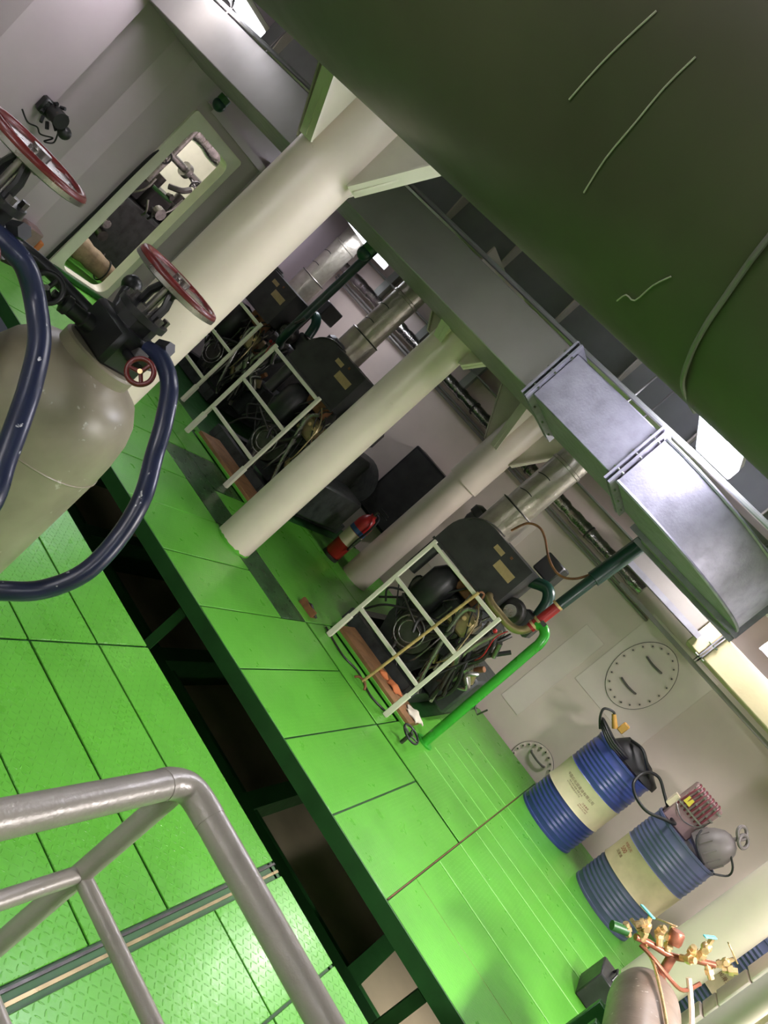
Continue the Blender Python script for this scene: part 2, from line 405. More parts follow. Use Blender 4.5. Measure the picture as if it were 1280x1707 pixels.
# deckhead
ce = MB().box(-8.4, 4.1, -1.7, 8.5, 3.12, 3.2).build('ceiling', m_deck); tag(ce, 'grey steel deckhead with beams', kind='structure')
for x in (-5.0, -4.0, -3.2, -1.6, -.8, 0, .8, 1.6, 2.4, 3.2):
    MB().box(x-.005, x+.005, 4.6, 7.8, 2.9, 3.12).box(x-.04, x+.04, 4.6, 7.8, 2.89, 2.9).build('beam', m_deck, ce)
gd = MB().box(-5.57, 4, 4.524, 4.536, 2.51, 3.12).build('trim_2', m_deck); tag(gd, 'long deckhead girder with a pale green flange above the pillars', kind='structure')
MB().box(-5.57, 4, 4.44, 4.62, 2.495, 2.51, b=.002).build('flange', m_brk, gd)
for i in range(17):
    x = -5.3+.55*i
    MB().add([(x-.005, 4.524, 2.51), (x-.005, 4.46, 2.51), (x-.005, 4.36, 3.12), (x-.005, 4.524, 3.12), (x+.005, 4.524, 2.51), (x+.005, 4.46, 2.51), (x+.005, 4.36, 3.12), (x+.005, 4.524, 3.12)],
             [(0, 1, 2, 3), (4, 7, 6, 5), (0, 4, 5, 1), (1, 5, 6, 2), (2, 6, 7, 3), (3, 7, 4, 0)]).build('bracket', m_brk, gd)
for k, (y, n_) in enumerate(((2.60, 3), (6.75, 4))):
    g = MB().box(-5.57, 4, y-.006, y+.006, 2.51, 3.12).build('trim_%d' % n_, m_deck); tag(g, ('deckhead girder above the thickest pillar', 'deckhead girder above the rearmost pillar')[k], kind='structure')
    MB().box(-5.57, 4, y-.08, y+.08, 2.495, 2.51, b=.002).build('flange', m_deck, g)

# ================================================================== PILLARS
def pillar(x, y, r, zlow, w, label, ztop=2.495, z0=0, splash=False):
    t = thing('steel_pillar', (x, y, z0), label, 'pillar')
    MB().cyl((x, y, z0), (x, y, ztop), r, n=40).build('shaft', m_pillar, t)
    for dx, dy in ((1, 0), (-1, 0), (0, 1), (0, -1)):
        M = Matrix(((dx, 0, -dy, x), (dy, 0, dx, y), (0, 1, 0, 0), (0, 0, 0, 1)))
        p = MB()
        poly = [(r-.01, zlow), (r+.05, zlow), (r+w, ztop-.12), (r+w, ztop), (r-.01, ztop)]
        p.prism(poly, .012, M @ Matrix.Translation((0, 0, -.006)))
        e0, e1 = V((r+.03, zlow, 0)), V((r+w, ztop-.12, 0)); d = (e1-e0).normalized(); nn = V((d.y, -d.x, 0))
        q = [e0, e1, e1+nn*.01, e0+nn*.01]
        p.add([(a.x, a.y, s_) for s_ in (-.04, .04) for a in q], [(0, 1, 2, 3), (4, 7, 6, 5), (0, 4, 5, 1), (1, 5, 6, 2), (2, 6, 7, 3), (3, 7, 4, 0)], M)
        p.build('bracket', m_brk, t)
    if splash:
        rnd = random.Random(3); b = MB()
        pts = []
        for i in range(40):
            a_ = 2*PI*i/40; pts.append((r*1.012, .012+.02*abs(math.sin(i*1.7))*rnd.random()))
        vs = [(x+r*1.012*math.cos(2*PI*i/40), y+r*1.012*math.sin(2*PI*i/40), z0) for i in range(40)]+[(x+pts[i][0]*math.cos(2*PI*i/40), y+pts[i][0]*math.sin(2*PI*i/40), z0+pts[i][1]) for i in range(40)]
        b.add(vs, [(i, (i+1) % 40, 40+(i+1) % 40, 40+i) for i in range(40)]).build('green_paint_edge', m_green, t)
    return t
pillar(-2.40, 2.60, .156, 1.95, .34, 'thickest cream pillar, behind the big grey gas cylinder')
pillar(-2.40, 4.53, .140, 1.93, .38, 'slender cream pillar between the first and second white guard gates', splash=True)
p3 = pillar(-2.42, 6.75, .150, 1.80, .40, 'shaded pillar with a sleeve beside the red fire extinguisher')
MB().lathe([(.165, 1.37), (.168, 1.37), (.168, 2.3), (.165, 2.3)], (-2.42, 6.75, 0), n=40).build('sleeve', m_pillar, p3)
pillar(1.46, 6.16, .17, 1.93, .38, 'plain pale pillar on the right in front of the blue drums')

# ================================================================== OVERHEAD TANK
Ty, Tz, Tr = 1.30, 2.50, .565
t = thing('overhead_tank', (0, Ty, Tz-Tr), 'huge dark olive horizontal tank hanging close overhead', 'tank')
MB().lathe([(0, -4.6), (Tr*.5, -4.58), (Tr*.85, -4.45), (Tr, -4.2), (Tr, 2.9), (Tr*.85, 3.15), (Tr*.5, 3.3), (0, 3.32)], (0, Ty, Tz), (1, 0, 0), n=96).build('shell', m_tank, t)
def on_tank(x, a): return (x, Ty+Tr*1.004*math.cos(a), Tz+Tr*1.004*math.sin(a))
for x in (-2.2, .9):
    MB().tube([on_tank(x, 2*PI*i/48) for i in range(48)], .004, 6, closed=True).build('weld_seam', m_tank, t)
for pts in (((-.678, -2.179), (-.652, -2.283), (-.631, -2.361), (-.61, -2.436)), ((-.602, -1.997), (-.585, -2.115), (-.563, -2.231), (-.547, -2.329), (-.53, -2.408)), ((-.494, -1.732), (-.478, -1.792), (-.459, -1.8), (-.436, -1.903), (-.414, -1.971))):
    MB().tube([on_tank(*q) for q in pts], [.0006]+[.0016]*(3*len(pts)-5)+[.0006] if False else .0013, 5, sm=3).build('scratch', m_chalk, t)
for x in (-3.4, -.4, 2.2):
    MB().box(x-.02, x+.02, Ty-.35, Ty-.3, Tz+.4, 3.12).box(x-.02, x+.02, Ty+.3, Ty+.35, Tz+.4, 3.12).build('hanger', m_deck, t)
cbl = [on_tank(-.34, -1.2), on_tank(-.334, -1.604), on_tank(-.335, -1.788), on_tank(-.332, -1.925), on_tank(-.327, -2.042), on_tank(-.324, -2.137), on_tank(-.321, -2.214), on_tank(-.318, -2.6), on_tank(-.316, -3.1)]
tag(MB().tube([V(p)+(V(p)-V((p[0], Ty, Tz))).normalized()*.003 for p in cbl], .0045, 8, sm=6).build('power_cable', m_greym), 'thin cable running up the side of the dark overhead tank', 'cable')

# ================================================================== SUPPLY DUCT (front) with elbow
t = thing('ventilation_duct', (-2, 3.98, 2.02), 'long rectangular ventilation duct with silver elbow below the deckhead', 'duct')
y0, y1, z0, z1 = 3.60, 4.33, 2.02, 2.31
MB().box(-5.55, -1.44, y0, y1, z0, z1, b=.006).build('duct_section', m_galvd, t)
for x in (-5.0, -3.4, -1.1):
    for yy in (y0+.15, y1-.15): MB().cyl((x, yy, z1), (x, yy, 3.12), .006, n=8).build('hanger_rod', m_galvd, t)
MB().box(-1.40, -.85, y0, y1, z0, z1, b=.006).build('duct_section', m_galv, t)
def flange(x, name='flange'):
    b = MB()
    for xx in (x-.013, x+.013):
        b.box(xx-.006, xx+.006, y0-.035, y0+.005, z0-.035, z1+.035).box(xx-.006, xx+.006, y1-.005, y1+.035, z0-.035, z1+.035)
        b.box(xx-.006, xx+.006, y0, y1, z1-.005, z1+.035).box(xx-.006, xx+.006, y0, y1, z0-.035, z0+.005)
    f = b.build(name, m_galv, t)
    for (yy, zz) in ((y0-.02, z0+.04), (y0-.02, (z0+z1)/2), (y0-.02, z1-.04), (y0+.15, z0-.02), (y0+.4, z0-.02), (y1-.1, z0-.02)):
        MB().cyl((x-.03, yy, zz), (x+.03, yy, zz), .006, n=6).build('bolt', m_steel, f)
flange(-1.42); flange(-.83)
# elbow: bends horizontally towards the back wall
el = MB(); N = 20; cx, cy = -.80, 4.42; ro, ri = cy-y0, cy-y1
vs = []
for i in range(N+1):
    a_ = -PI/2+PI/2*i/N
    for r_, z_ in ((ro, z0), (ro, z1), (ri, z1), (ri, z0)): vs.append((cx+r_*math.cos(a_), cy+r_*math.sin(a_), z_))
fs = [(4*i+k, 4*i+4+k, 4*i+4+(k+1) % 4, 4*i+(k+1) % 4) for i in range(N) for k in range(4)]
el.add(vs, fs+[(0, 1, 2, 3), (4*N+3, 4*N+2, 4*N+1, 4*N)])
e = el.build('elbow', m_galv, t)
for zz in (z0, z1):
    MB().tube([(cx+(ro+.004)*math.cos(-PI/2+PI/2*i/N), cy+(ro+.004)*math.sin(-PI/2+PI/2*i/N), zz) for i in range(N+1)], .009, 6).build('edge_seam', m_galv, e)
MB().box(cx+ri, cx+ro, cy, 4.9, z0, z1, b=.006).build('duct_section', m_galvd, t)
b = MB()
for yy in (cy+.02, 4.9): b.box(cx+ri-.03, cx+ro+.03, yy-.006, yy+.006, z0-.03, z0+.004).box(cx+ro, cx+ro+.03, yy-.006, yy+.006, z0, z1).box(cx+ri-.03, cx+ro+.03, yy-.006, yy+.006, z1, z1+.03)
b.build('flange', m_galv, t)['kind'] = 'stuff'
for x in ():
    MB().cyl((x, y0-.02, z0-.03), (x, y0-.02, 3.12), .006, n=8).cyl((x, y1+.02, z0-.03), (x, y1+.02, 3.12), .006, n=8).box(x-.015, x+.015, y0-.04, y1+.04, z0-.035, z0-.012).build('hanger', m_galvd, t)
# two conduits that run over the duct
for k, (yy, zz, lab) in enumerate(((4.40, 2.40, 'thin pipe running just under the pale green girder flange, nearer the wall'), (3.72, 2.36, 'thin pipe lying along the front top edge of the duct'))):
    tag(MB().tube([(-5.5, yy, zz), (-3, yy, zz), (-1.4, yy, zz), (-.7, yy, zz+.01), (3.9, yy, zz)], .014, 8).build('conduit_pipe', m_deck), lab, 'pipe')

# ================================================================== REAR DUCT near the wall
t = thing('rear_duct', (.5, 7.05, 1.9), 'low duct along the back wall ending in cream insulation, under the tube light', 'duct')
MB().box(.03, 3.9, 6.8, 7.35, 1.90, 2.16, b=.012).build('insulated_section', m_ins, t)
MB().box(-.14, .0, 6.8, 7.35, 1.90, 2.16, b=.01).build('insulated_section', m_ins, t)
b = MB()
for xx in (.005, .028): b.box(xx-.005, xx+.005, 6.76, 6.805, 1.86, 2.2).box(xx-.005, xx+.005, 6.76, 7.38, 1.86, 1.9)
b.build('flange', m_galv, t)
for zz in (1.89, 2.03, 2.17): MB().cyl((-.03, 6.775, zz), (.06, 6.775, zz), .009, n=6).build('bolt', m_steel, t)
MB().box(-.95, -.15, 6.9, 7.3, 2.0, 2.3, b=.01).build('metal_section', m_galvd, t)
MB().box(-.95, -.1, 6.72, 6.74, 1.98, 2.02).box(-.95, -.1, 6.72, 6.9, 1.97, 1.98).build('angle_bar', m_galv, t)
MB().box(-.9, 3.9, 7.4, 7.42, 1.82, 1.86).box(-.9, 3.9, 7.42, 7.5, 1.82, 1.83).build('angle_bar', m_galvd, t)
MB().cyl((1.5, 7.1, 2.16), (1.5, 7.1, 3.12), .01, n=8).cyl((-.6, 7.1, 2.3), (-.6, 7.1, 3.12), .01, n=8).cyl((3.2, 7.1, 2.16), (3.2, 7.1, 3.12), .01, n=8).build('hanger', m_galvd, t)
# foil lagged pipe along the wall
t = thing('foil_lagged_pipe', (-2, 7.62, 1.9), 'pipe wrapped in crinkled silver foil along the back wall', 'pipe')
rnd = random.Random(4)
pts = [(-5.8+i*.05, 7.66, 1.955) for i in range(102)]
MB().tube(pts, [.066+rnd.uniform(-.007, .007) for _ in pts], 16).build('foil_wrap', m_foil, t, ang=80)
for x in (-5, -4.2, -3.3, -2.4, -1.5): MB().cyl((x, 7.66, 1.955), (x+.018, 7.66, 1.955), .075, n=16).build('clamp', m_dsteel, t)
for k, zz in enumerate((1.80, 1.84)):
    tag(MB().tube([(-5.8, 7.72, zz), (-3, 7.72, zz), (-.6, 7.72, zz), (-.55, 7.75, zz), (-.53, 7.79, zz)], .016, 8).build('conduit_pipe', m_galvd), ('lower', 'upper')[k]+' of the two thin conduits under the silver foil pipe', 'pipe')

# ================================================================== FLUORESCENT LIGHTS AND ADDED FILL LIGHTS
def lamp_fixture(x, y0, y1, z, label, energy, along='y', twin=True, col=(1, .93, .92)):
    cxx, cyy = (x, (y0+y1)/2)
    t = thing('fluorescent_light', (cxx, cyy, z), label, 'light')
    L = (y1-y0)/2
    if along == 'w': L = .6; cyy = y0+.06
    def P(u, v, w_):
        if along == 'w': return (x+u, cyy-w_, z+v)
        return (x+v, cyy+u, z+w_) if along == 'y' else (x+u, cyy+v, z+w_)
    def bx(u0, u1, v0, v1, w0, w1, name, m, par=t, bev=.004):
        a0, a1 = P(u0, v0, w0), P(u1, v1, w1)
        return MB().box(min(a0[0], a1[0]), max(a0[0], a1[0]), min(a0[1], a1[1]), max(a0[1], a1[1]), min(a0[2], a1[2]), max(a0[2], a1[2]), b=bev).build(name, m, par)
    bx(-L, L, -.11, .11, .03, .07, 'housing', m_white)
    for v in ((-.05, .05) if twin else (0,)):
        MB().cyl(P(-L+.05, v, 0), P(L-.05, v, 0), .014, n=12).build('tube', m_tube, t)
    for u in (-L, L-.02):
        bx(u, u+.02, -.11, .11, -.035, .03, 'end_cap', m_diff)
    bx(-L+.02, L-.02, -.115, -.108, -.03, .03, 'side_cover', m_diff, bev=.002); bx(-L+.02, L-.02, .108, .115, -.03, .03, 'side_cover', m_diff, bev=.002)
    if z > 0 and along != 'w':
        MB().cyl(P(-L*.6, 0, .07), P(-L*.6, 0, 3.12-z), .012, n=8).cyl(P(L*.6, 0, .07), P(L*.6, 0, 3.12-z), .012, n=8).build('bracket', m_deck, t)
    ld = bpy.data.lights.new('tube_glow', 'AREA'); ld.shape = 'RECTANGLE'; ld.size = .2; ld.size_y = 2*L-.1
    ld.energy = energy; ld.color = col; lo = bpy.data.objects.new('tube_glow', ld); COL.objects.link(lo)
    lo.parent = t; lo.location = (0, 0, -.045)
    if along == 'x': lo.rotation_euler = (0, 0, PI/2)
    if along == 'w': lo.location = (0, cyy+.05-t.location.y, 0); lo.rotation_euler = Matrix(((0, 1, 0), (0, 0, -1), (-1, 0, 0))).to_euler()
    return t
lamp_fixture(-.66, 2.95, 4.08, 2.5, 'bright twin tube light beside the silver duct elbow', 34, col=(.9, .87, 1))
lamp_fixture(-4.96, 2.75, 3.95, 2.44, 'tube light at the top left corner above the duct', 16, col=(1, .93, .95))
lamp_fixture(-5.15, 6.0, 7.2, 2.26, 'small looking lit tube under the duct in front of the second engine', 9, col=(.93, .92, 1))
lamp_fixture(.80, 6.22, 7.34, 2.32, 'tube light above the cream lagged duct at the right edge', 5, along='x')
lamp_fixture(1.65, 2.6, 3.6, 2.35, 'tube light over the near walkway on the right', 145)
lamp_fixture(-1.5, 1.98, 3.0, 2.58, 'added fill light over the well, hidden above the overhead tank', 5)  # invented fixture, added to brighten the cream pillars
lamp_fixture(2.3, 5.2, 6.3, 2.5, 'added fill light out of frame over the blue drums', 50)  # added fill for the back wall and drums, no known fixture here
lamp_fixture(-.30, 5.85, 6.95, 2.62, 'added fill light hidden behind the silver duct elbow', 55)  # made-up lamp that lifts the back wall, screened from view by the elbow
lamp_fixture(-2.6, -.9, .3, 2.6, 'tube light over the near walkway behind the viewpoint', 5)
lamp_fixture(-1.3, -1.56, -1.50, 1.9, 'added fill light on the wall behind the viewpoint', 16, along='w')  # added frontal fill for the pillars, not a known wall lamp
lamp_fixture(.4, -1.2, 0, 2.6, 'tube light directly behind the viewpoint', 6)
lamp_fixture(-7.2, 5.2, 6.4, 2.7, 'tube light in the next compartment', 110)
lamp_fixture(1.4, 4.6, 5.4, -.35, 'added fill light under the platform in the bilge', 22)  # invented lamp, added so the bilge bottom shows through the well
tag(MB().tube([(-5.0, 3.5, 2.47), (-4.8, 3.45, 2.5), (-4.72, 3.5, 2.4), (-4.8, 3.6, 2.36), (-4.9, 3.62, 2.44), (-4.8, 3.66, 2.6), (-4.6, 3.6, 3.1)], .008, 6, sm=5).build('power_cable', m_rubber), 'looped black cable beside the top left tube light', 'cable')

# ================================================================== HANDRAIL
hx, hy, hz = -.333, 1.126, .911
t = thing('handrail', (hx, hy, 0), 'silver grey tubular handrail corner in the foreground', 'handrail')
MB().tube([(hx, -1.0, hz), (hx, hy-.06, hz)], .0245, 20).build('top_rail', m_rail, t)
MB().tube([(hx, hy-.07, hz), (hx, hy-.05, hz), (hx+.008, hy-.02, hz), (hx+.025, hy-.004, hz), (hx+.055, hy, hz), (hx+.075, hy, hz)], .0255, 20, sm=4).build('corner_bend', m_rail, t)
MB().tube([(hx+.065, hy, hz), (hx+2.4, hy, hz)], .0245, 20).build('top_rail', m_rail, t)
MB().cyl((hx+.008, hy-.02, 0), (hx+.008, hy-.02, hz), .0185, n=20).build('post', m_rail, t)
MB().cyl((hx+1.3, hy, 0), (hx+1.3, hy, hz), .0185, n=20).build('post', m_rail, t)
MB().cyl((hx, -.6, 0), (hx, -.6, hz), .0185, n=20).build('post', m_rail, t)
for z in (.675, .42):
    MB().cyl((hx+.008, -1, z), (hx+.008, hy-.02, z), .0145, n=16).build('mid_rail', m_rail, t)
    MB().cyl((hx, hy-.02, z), (hx+2.4, hy-.02, z), .0145, n=16).build('mid_rail', m_rail, t)

# ================================================================== GAS CYLINDERS
def handwheel(parent, c, ax, R, r, mrim, mhub, spokes=3, name='handwheel', flat=False):
    c, ax = V(c), V(ax).normalized()
    w_ = MB().torus(c, ax, R, r, 36, 10).build(name, mrim, parent)
    x, y = frame(ax); b = MB()
    for i in range(spokes):
        a_ = 2*PI*i/spokes+.4; e_ = c+x*(R*math.cos(a_))+y*(R*math.sin(a_)); b.tube([c-ax*R*.18, (c+e_)/2-ax*R*.08, e_], r*.8, 8)
    b.build('spoke', mrim, w_)
    MB().cyl(c-ax*R*.3, c+ax*R*.15, R*.2, n=10).build('hub', mhub, w_)
    return w_
def gas_cylinder(ax_, ay_, R, label):
    t = thing('gas_cylinder', (ax_, ay_, 0), label, 'cylinder')
    prof = [(0, .0), (R*.9, .0), (R, .03), (R, .74), (R*.985, .81), (R*.94, .88), (R*.86, .93), (R*.72, .972), (R*.52, .995), (.09, 1.005)]
    MB().lathe(prof, (ax_, ay_, 0), n=64).build('shell', m_cyl, t)
    MB().torus((ax_, ay_, .742), (0, 0, 1), R, .003, 64, 6).build('weld_seam', m_cyl, t)
    MB().lathe([(.105, .98), (.112, .985), (.112, 1.03), (.105, 1.036), (0, 1.036)], (ax_, ay_, 0), n=40).build('neck_flange', m_cyl, t)
    vb = MB().box(ax_-.085, ax_+.085, ay_-.075, ay_+.075, 1.03, 1.15, b=.014).cyl((ax_, ay_, 1.14), (ax_, ay_, 1.19), .062, n=8).cyl((ax_, ay_, 1.185), (ax_, ay_, 1.205), .075, n=20).build('valve_block', m_black, t)
    for i in range(6):
        a_ = 2*PI*i/6; MB().cyl((ax_+.06*math.cos(a_), ay_+.06*math.sin(a_), 1.2), (ax_+.06*math.cos(a_), ay_+.06*math.sin(a_), 1.222), .011, n=6).build('bolt', m_dsteel, vb)
    for dx in (-.04, .04):
        MB().tube([(ax_+dx, ay_, 1.2), (ax_+dx, ay_, 1.25), (ax_+dx*.55, ay_, 1.29)], .012, 8).build('yoke_arm', m_black, t)
    MB().cyl((ax_, ay_, 1.19), (ax_, ay_, 1.33), .013, n=12).build('spindle', m_steel, t)
    hw = handwheel(t, (ax_-.005, ay_+.02, 1.318), (.0, .03, 1), .122, .0125, m_wheel, m_steel, 3)
    MB().lathe([(.123, -.012), (.135, -.008), (.135, .004), (.123, .006)], (ax_-.005, ay_+.02, 1.312), (.0, .03, 1), n=40).build('worn_rim', m_steel, hw)
    # side outlets with small wheels
    MB().cyl((ax_+.08, ay_-.03, 1.10), (ax_+.17, ay_-.055, 1.11), .012, n=12).build('spindle', m_black, t)
    handwheel(t, (ax_+.19, ay_-.062, 1.112), (.45, -1, .35), .034, .007, m_wheel, m_brass, 3)
    MB().lathe([(.0, 0), (.026, 0), (.026, .03), (.022, .034), (.022, .075), (.027, .08), (.027, .095), (.014, .1), (.014, .13)], (ax_-.03, ay_-.06, 1.075), (-.55, -1, 0), n=20).build('side_valve', m_black, t)
    handwheel(t, (ax_-.10, ay_-.19, 1.078), (.7, -.9, .35), .038, .008, m_black, m_steel, 3)
    MB().cyl((ax_+.08, ay_, 1.1), (ax_+.125, ay_+.015, 1.13), .03, n=6).cyl((ax_+.02, ay_+.07, 1.09), (ax_+.03, ay_+.13, 1.1), .028, n=6).build('outlet_nut', m_dsteel, t)
    MB().cyl((ax_-.1, ay_+.03, 1.12), (ax_-.16, ay_+.06, 1.19), .022, n=12).ball((ax_-.165, ay_+.062, 1.2), .03).build('safety_valve', m_black, t)
    MB().cyl((ax_+.10, ay_+.02, 1.17), (ax_+.135, ay_+.02, 1.19), .02, n=6).build('plug', m_black, t)
    return t
gas_cylinder(-1.545, 1.59, .232, 'grey gas cylinder with black valve head and red handwheel in front of the thickest pillar')
gas_cylinder(-1.69, 1.16, .2, 'gas cylinder cut off at the left edge, only its valve and handwheel in view')
tag(MB().tube([(-1.454, 1.60, 1.142), (-1.40, 1.595, 1.158), (-1.307, 1.582, 1.14), (-1.228, 1.572, 1.077), (-1.164, 1.565, 1.003), (-1.076, 1.536, .928), (-1.021, 1.511, .826), (-.987, 1.467, .733), (-.999, 1.417, .649), (-1.031, 1.354, .597), (-1.10, 1.311, .52), (-1.2, 1.25, .4), (-1.35, 1.2, .2), (-1.5, 1.15, .03)], .0235, 16, sm=6).build('rubber_hose', m_hose), 'paint flecked navy hose looping down from the right of the gas cylinder valve', 'hose')
tag(MB().tube([(-1.62, 1.13, 1.12), (-1.58, 1.15, 1.14), (-1.537, 1.183, 1.142), (-1.509, 1.215, 1.131), (-1.466, 1.255, 1.089), (-1.384, 1.264, 1.042), (-1.288, 1.24, .983), (-1.216, 1.218, .927), (-1.152, 1.202, .862), (-1.077, 1.187, .776), (-1.05, 1.17, .6), (-1.1, 1.15, .3), (-1.2, 1.12, .025)], .0255, 16, sm=6).build('rubber_hose', m_hose), 'navy hose arching down across the dome of the gas cylinder at the left edge', 'hose')
tag(MB().tube([(-1.74, 1.23, 1.09), (-1.80, 1.36, 1.086), (-1.757, 1.45, 1.089), (-1.70, 1.50, 1.086), (-1.62, 1.56, 1.085)], .02, 12, sm=5).build('manifold_pipe', m_black), 'black manifold pipe joining the two gas cylinder valves', 'pipe')

# ================================================================== GUARD GATES
def gate(x0, x1, y, label, z0=0, h=1.015):
    t = thing('guard_gate', ((x0+x1)/2, y, z0), label, 'gate', )
    s = .014
    def bar(a, b, name): 
        a, b = V(a), V(b); lo = V((min(a.x, b.x)-s, y-s, min(a.z, b.z)-s)); hi = V((max(a.x, b.x)+s, y+s, max(a.z, b.z)+s))
        MB().box(lo.x, hi.x, lo.y, hi.y, lo.z, hi.z, b=.003).build(name, m_white, t)
    for x in (x0, x1):
        bar((x, y, z0+.014), (x, y, z0+h), 'post')
        MB().box(x-.019, x+.019, y-.019, y+.019, z0, z0+.22, b=.003).build('socket', m_white, t)
    for z in (h-.0, .66, .32): bar((x0+2*s, y, z0+z-s), (x1-2*s, y, z0+z-s), 'rail')
    return t
gate(-1.63, -.935, 5.08, 'nearest white tubular guard gate, with the rusty rod leaning on it')
gate(-3.75, -3.12, 5.10, 'white guard gate in front of the second engine, left of the slender pillar')
gate(-5.05, -4.38, 5.58, 'furthest white guard gate, partly behind the thickest pillar', z0=-.04)
t = thing('steel_rod', (-1.19, 5.03, 0), 'rusty yellow rod with a hooked foot leaning on the nearest gate', 'rod')
MB().cyl((-1.195, 5.0, .035), (-1.155, 5.06, 1.03), .011, n=12).build('shaft', m_rod, t)
MB().tube([(-1.25, 4.985, .012), (-1.235, 4.99, .035), (-1.195, 5.0, .045), (-1.16, 5.0, .035), (-1.14, 4.99, .012)], .009, 8, sm=4).build('foot_hook', m_rust, t)
MB().tube([(-1.155, 5.06, 1.02), (-1.15, 5.08, 1.045), (-1.13, 5.1, 1.045), (-1.12, 5.11, 1.01)], .007, 8, sm=4).build('top_hook', m_rust, t)
wo = thing('wooden_coaming', (-1.28, 5.33, 0), 'worn brown plank along the foot of the nearest engine', 'plank')
MB().box(-1.70, -.82, 5.29, 5.59, .0, .05, b=.004).build('plank', m_wood, wo)
MB().box(-1.72, -.80, 5.272, 5.288, 0, .025, b=.003).build('steel_edge', m_green, wo)
dup(wo, (-3.38, 5.33, 0), 'worn brown plank along the foot of the second engine')
t = thing('loose_bracket', (-1.86, 5.02, 0), 'small rusty angle piece on the floor left of the nearest gate', 'bracket')
MB().box(-1.93, -1.78, 4.97, 5.0, 0, .05).box(-1.93, -1.78, 5.0, 5.06, 0, .008).build('plate', m_rust, t)
MB().tube([(-1.93, 5.0, .02), (-1.85, 4.98, .06), (-1.76, 5.01, .02)], .008, 6).build('rod', m_rubber, t)
tag(MB().tube([(-1.70, 5.12, .008), (-1.45, 5.06, .008), (-1.3, 5.13, .008), (-1.1, 5.05, .008), (-.96, 5.12, .008)], .007, 6, sm=6).build('thin_cable', m_rubber), 'thin black cable lying on the floor under the nearest gate', 'cable')
# floor valve wheel
t = thing('deck_valve', (-.72, 5.03, 0), 'small black valve handwheel standing in the floor beside the green pipe foot', 'valve')
MB().cyl((-.72, 5.03, 0), (-.72, 5.03, .085), .014, n=10).build('spindle', m_dsteel, t)
handwheel(t, (-.72, 5.03, .09), (.15, -.1, 1), .072, .008, m_black, m_dsteel, 4)

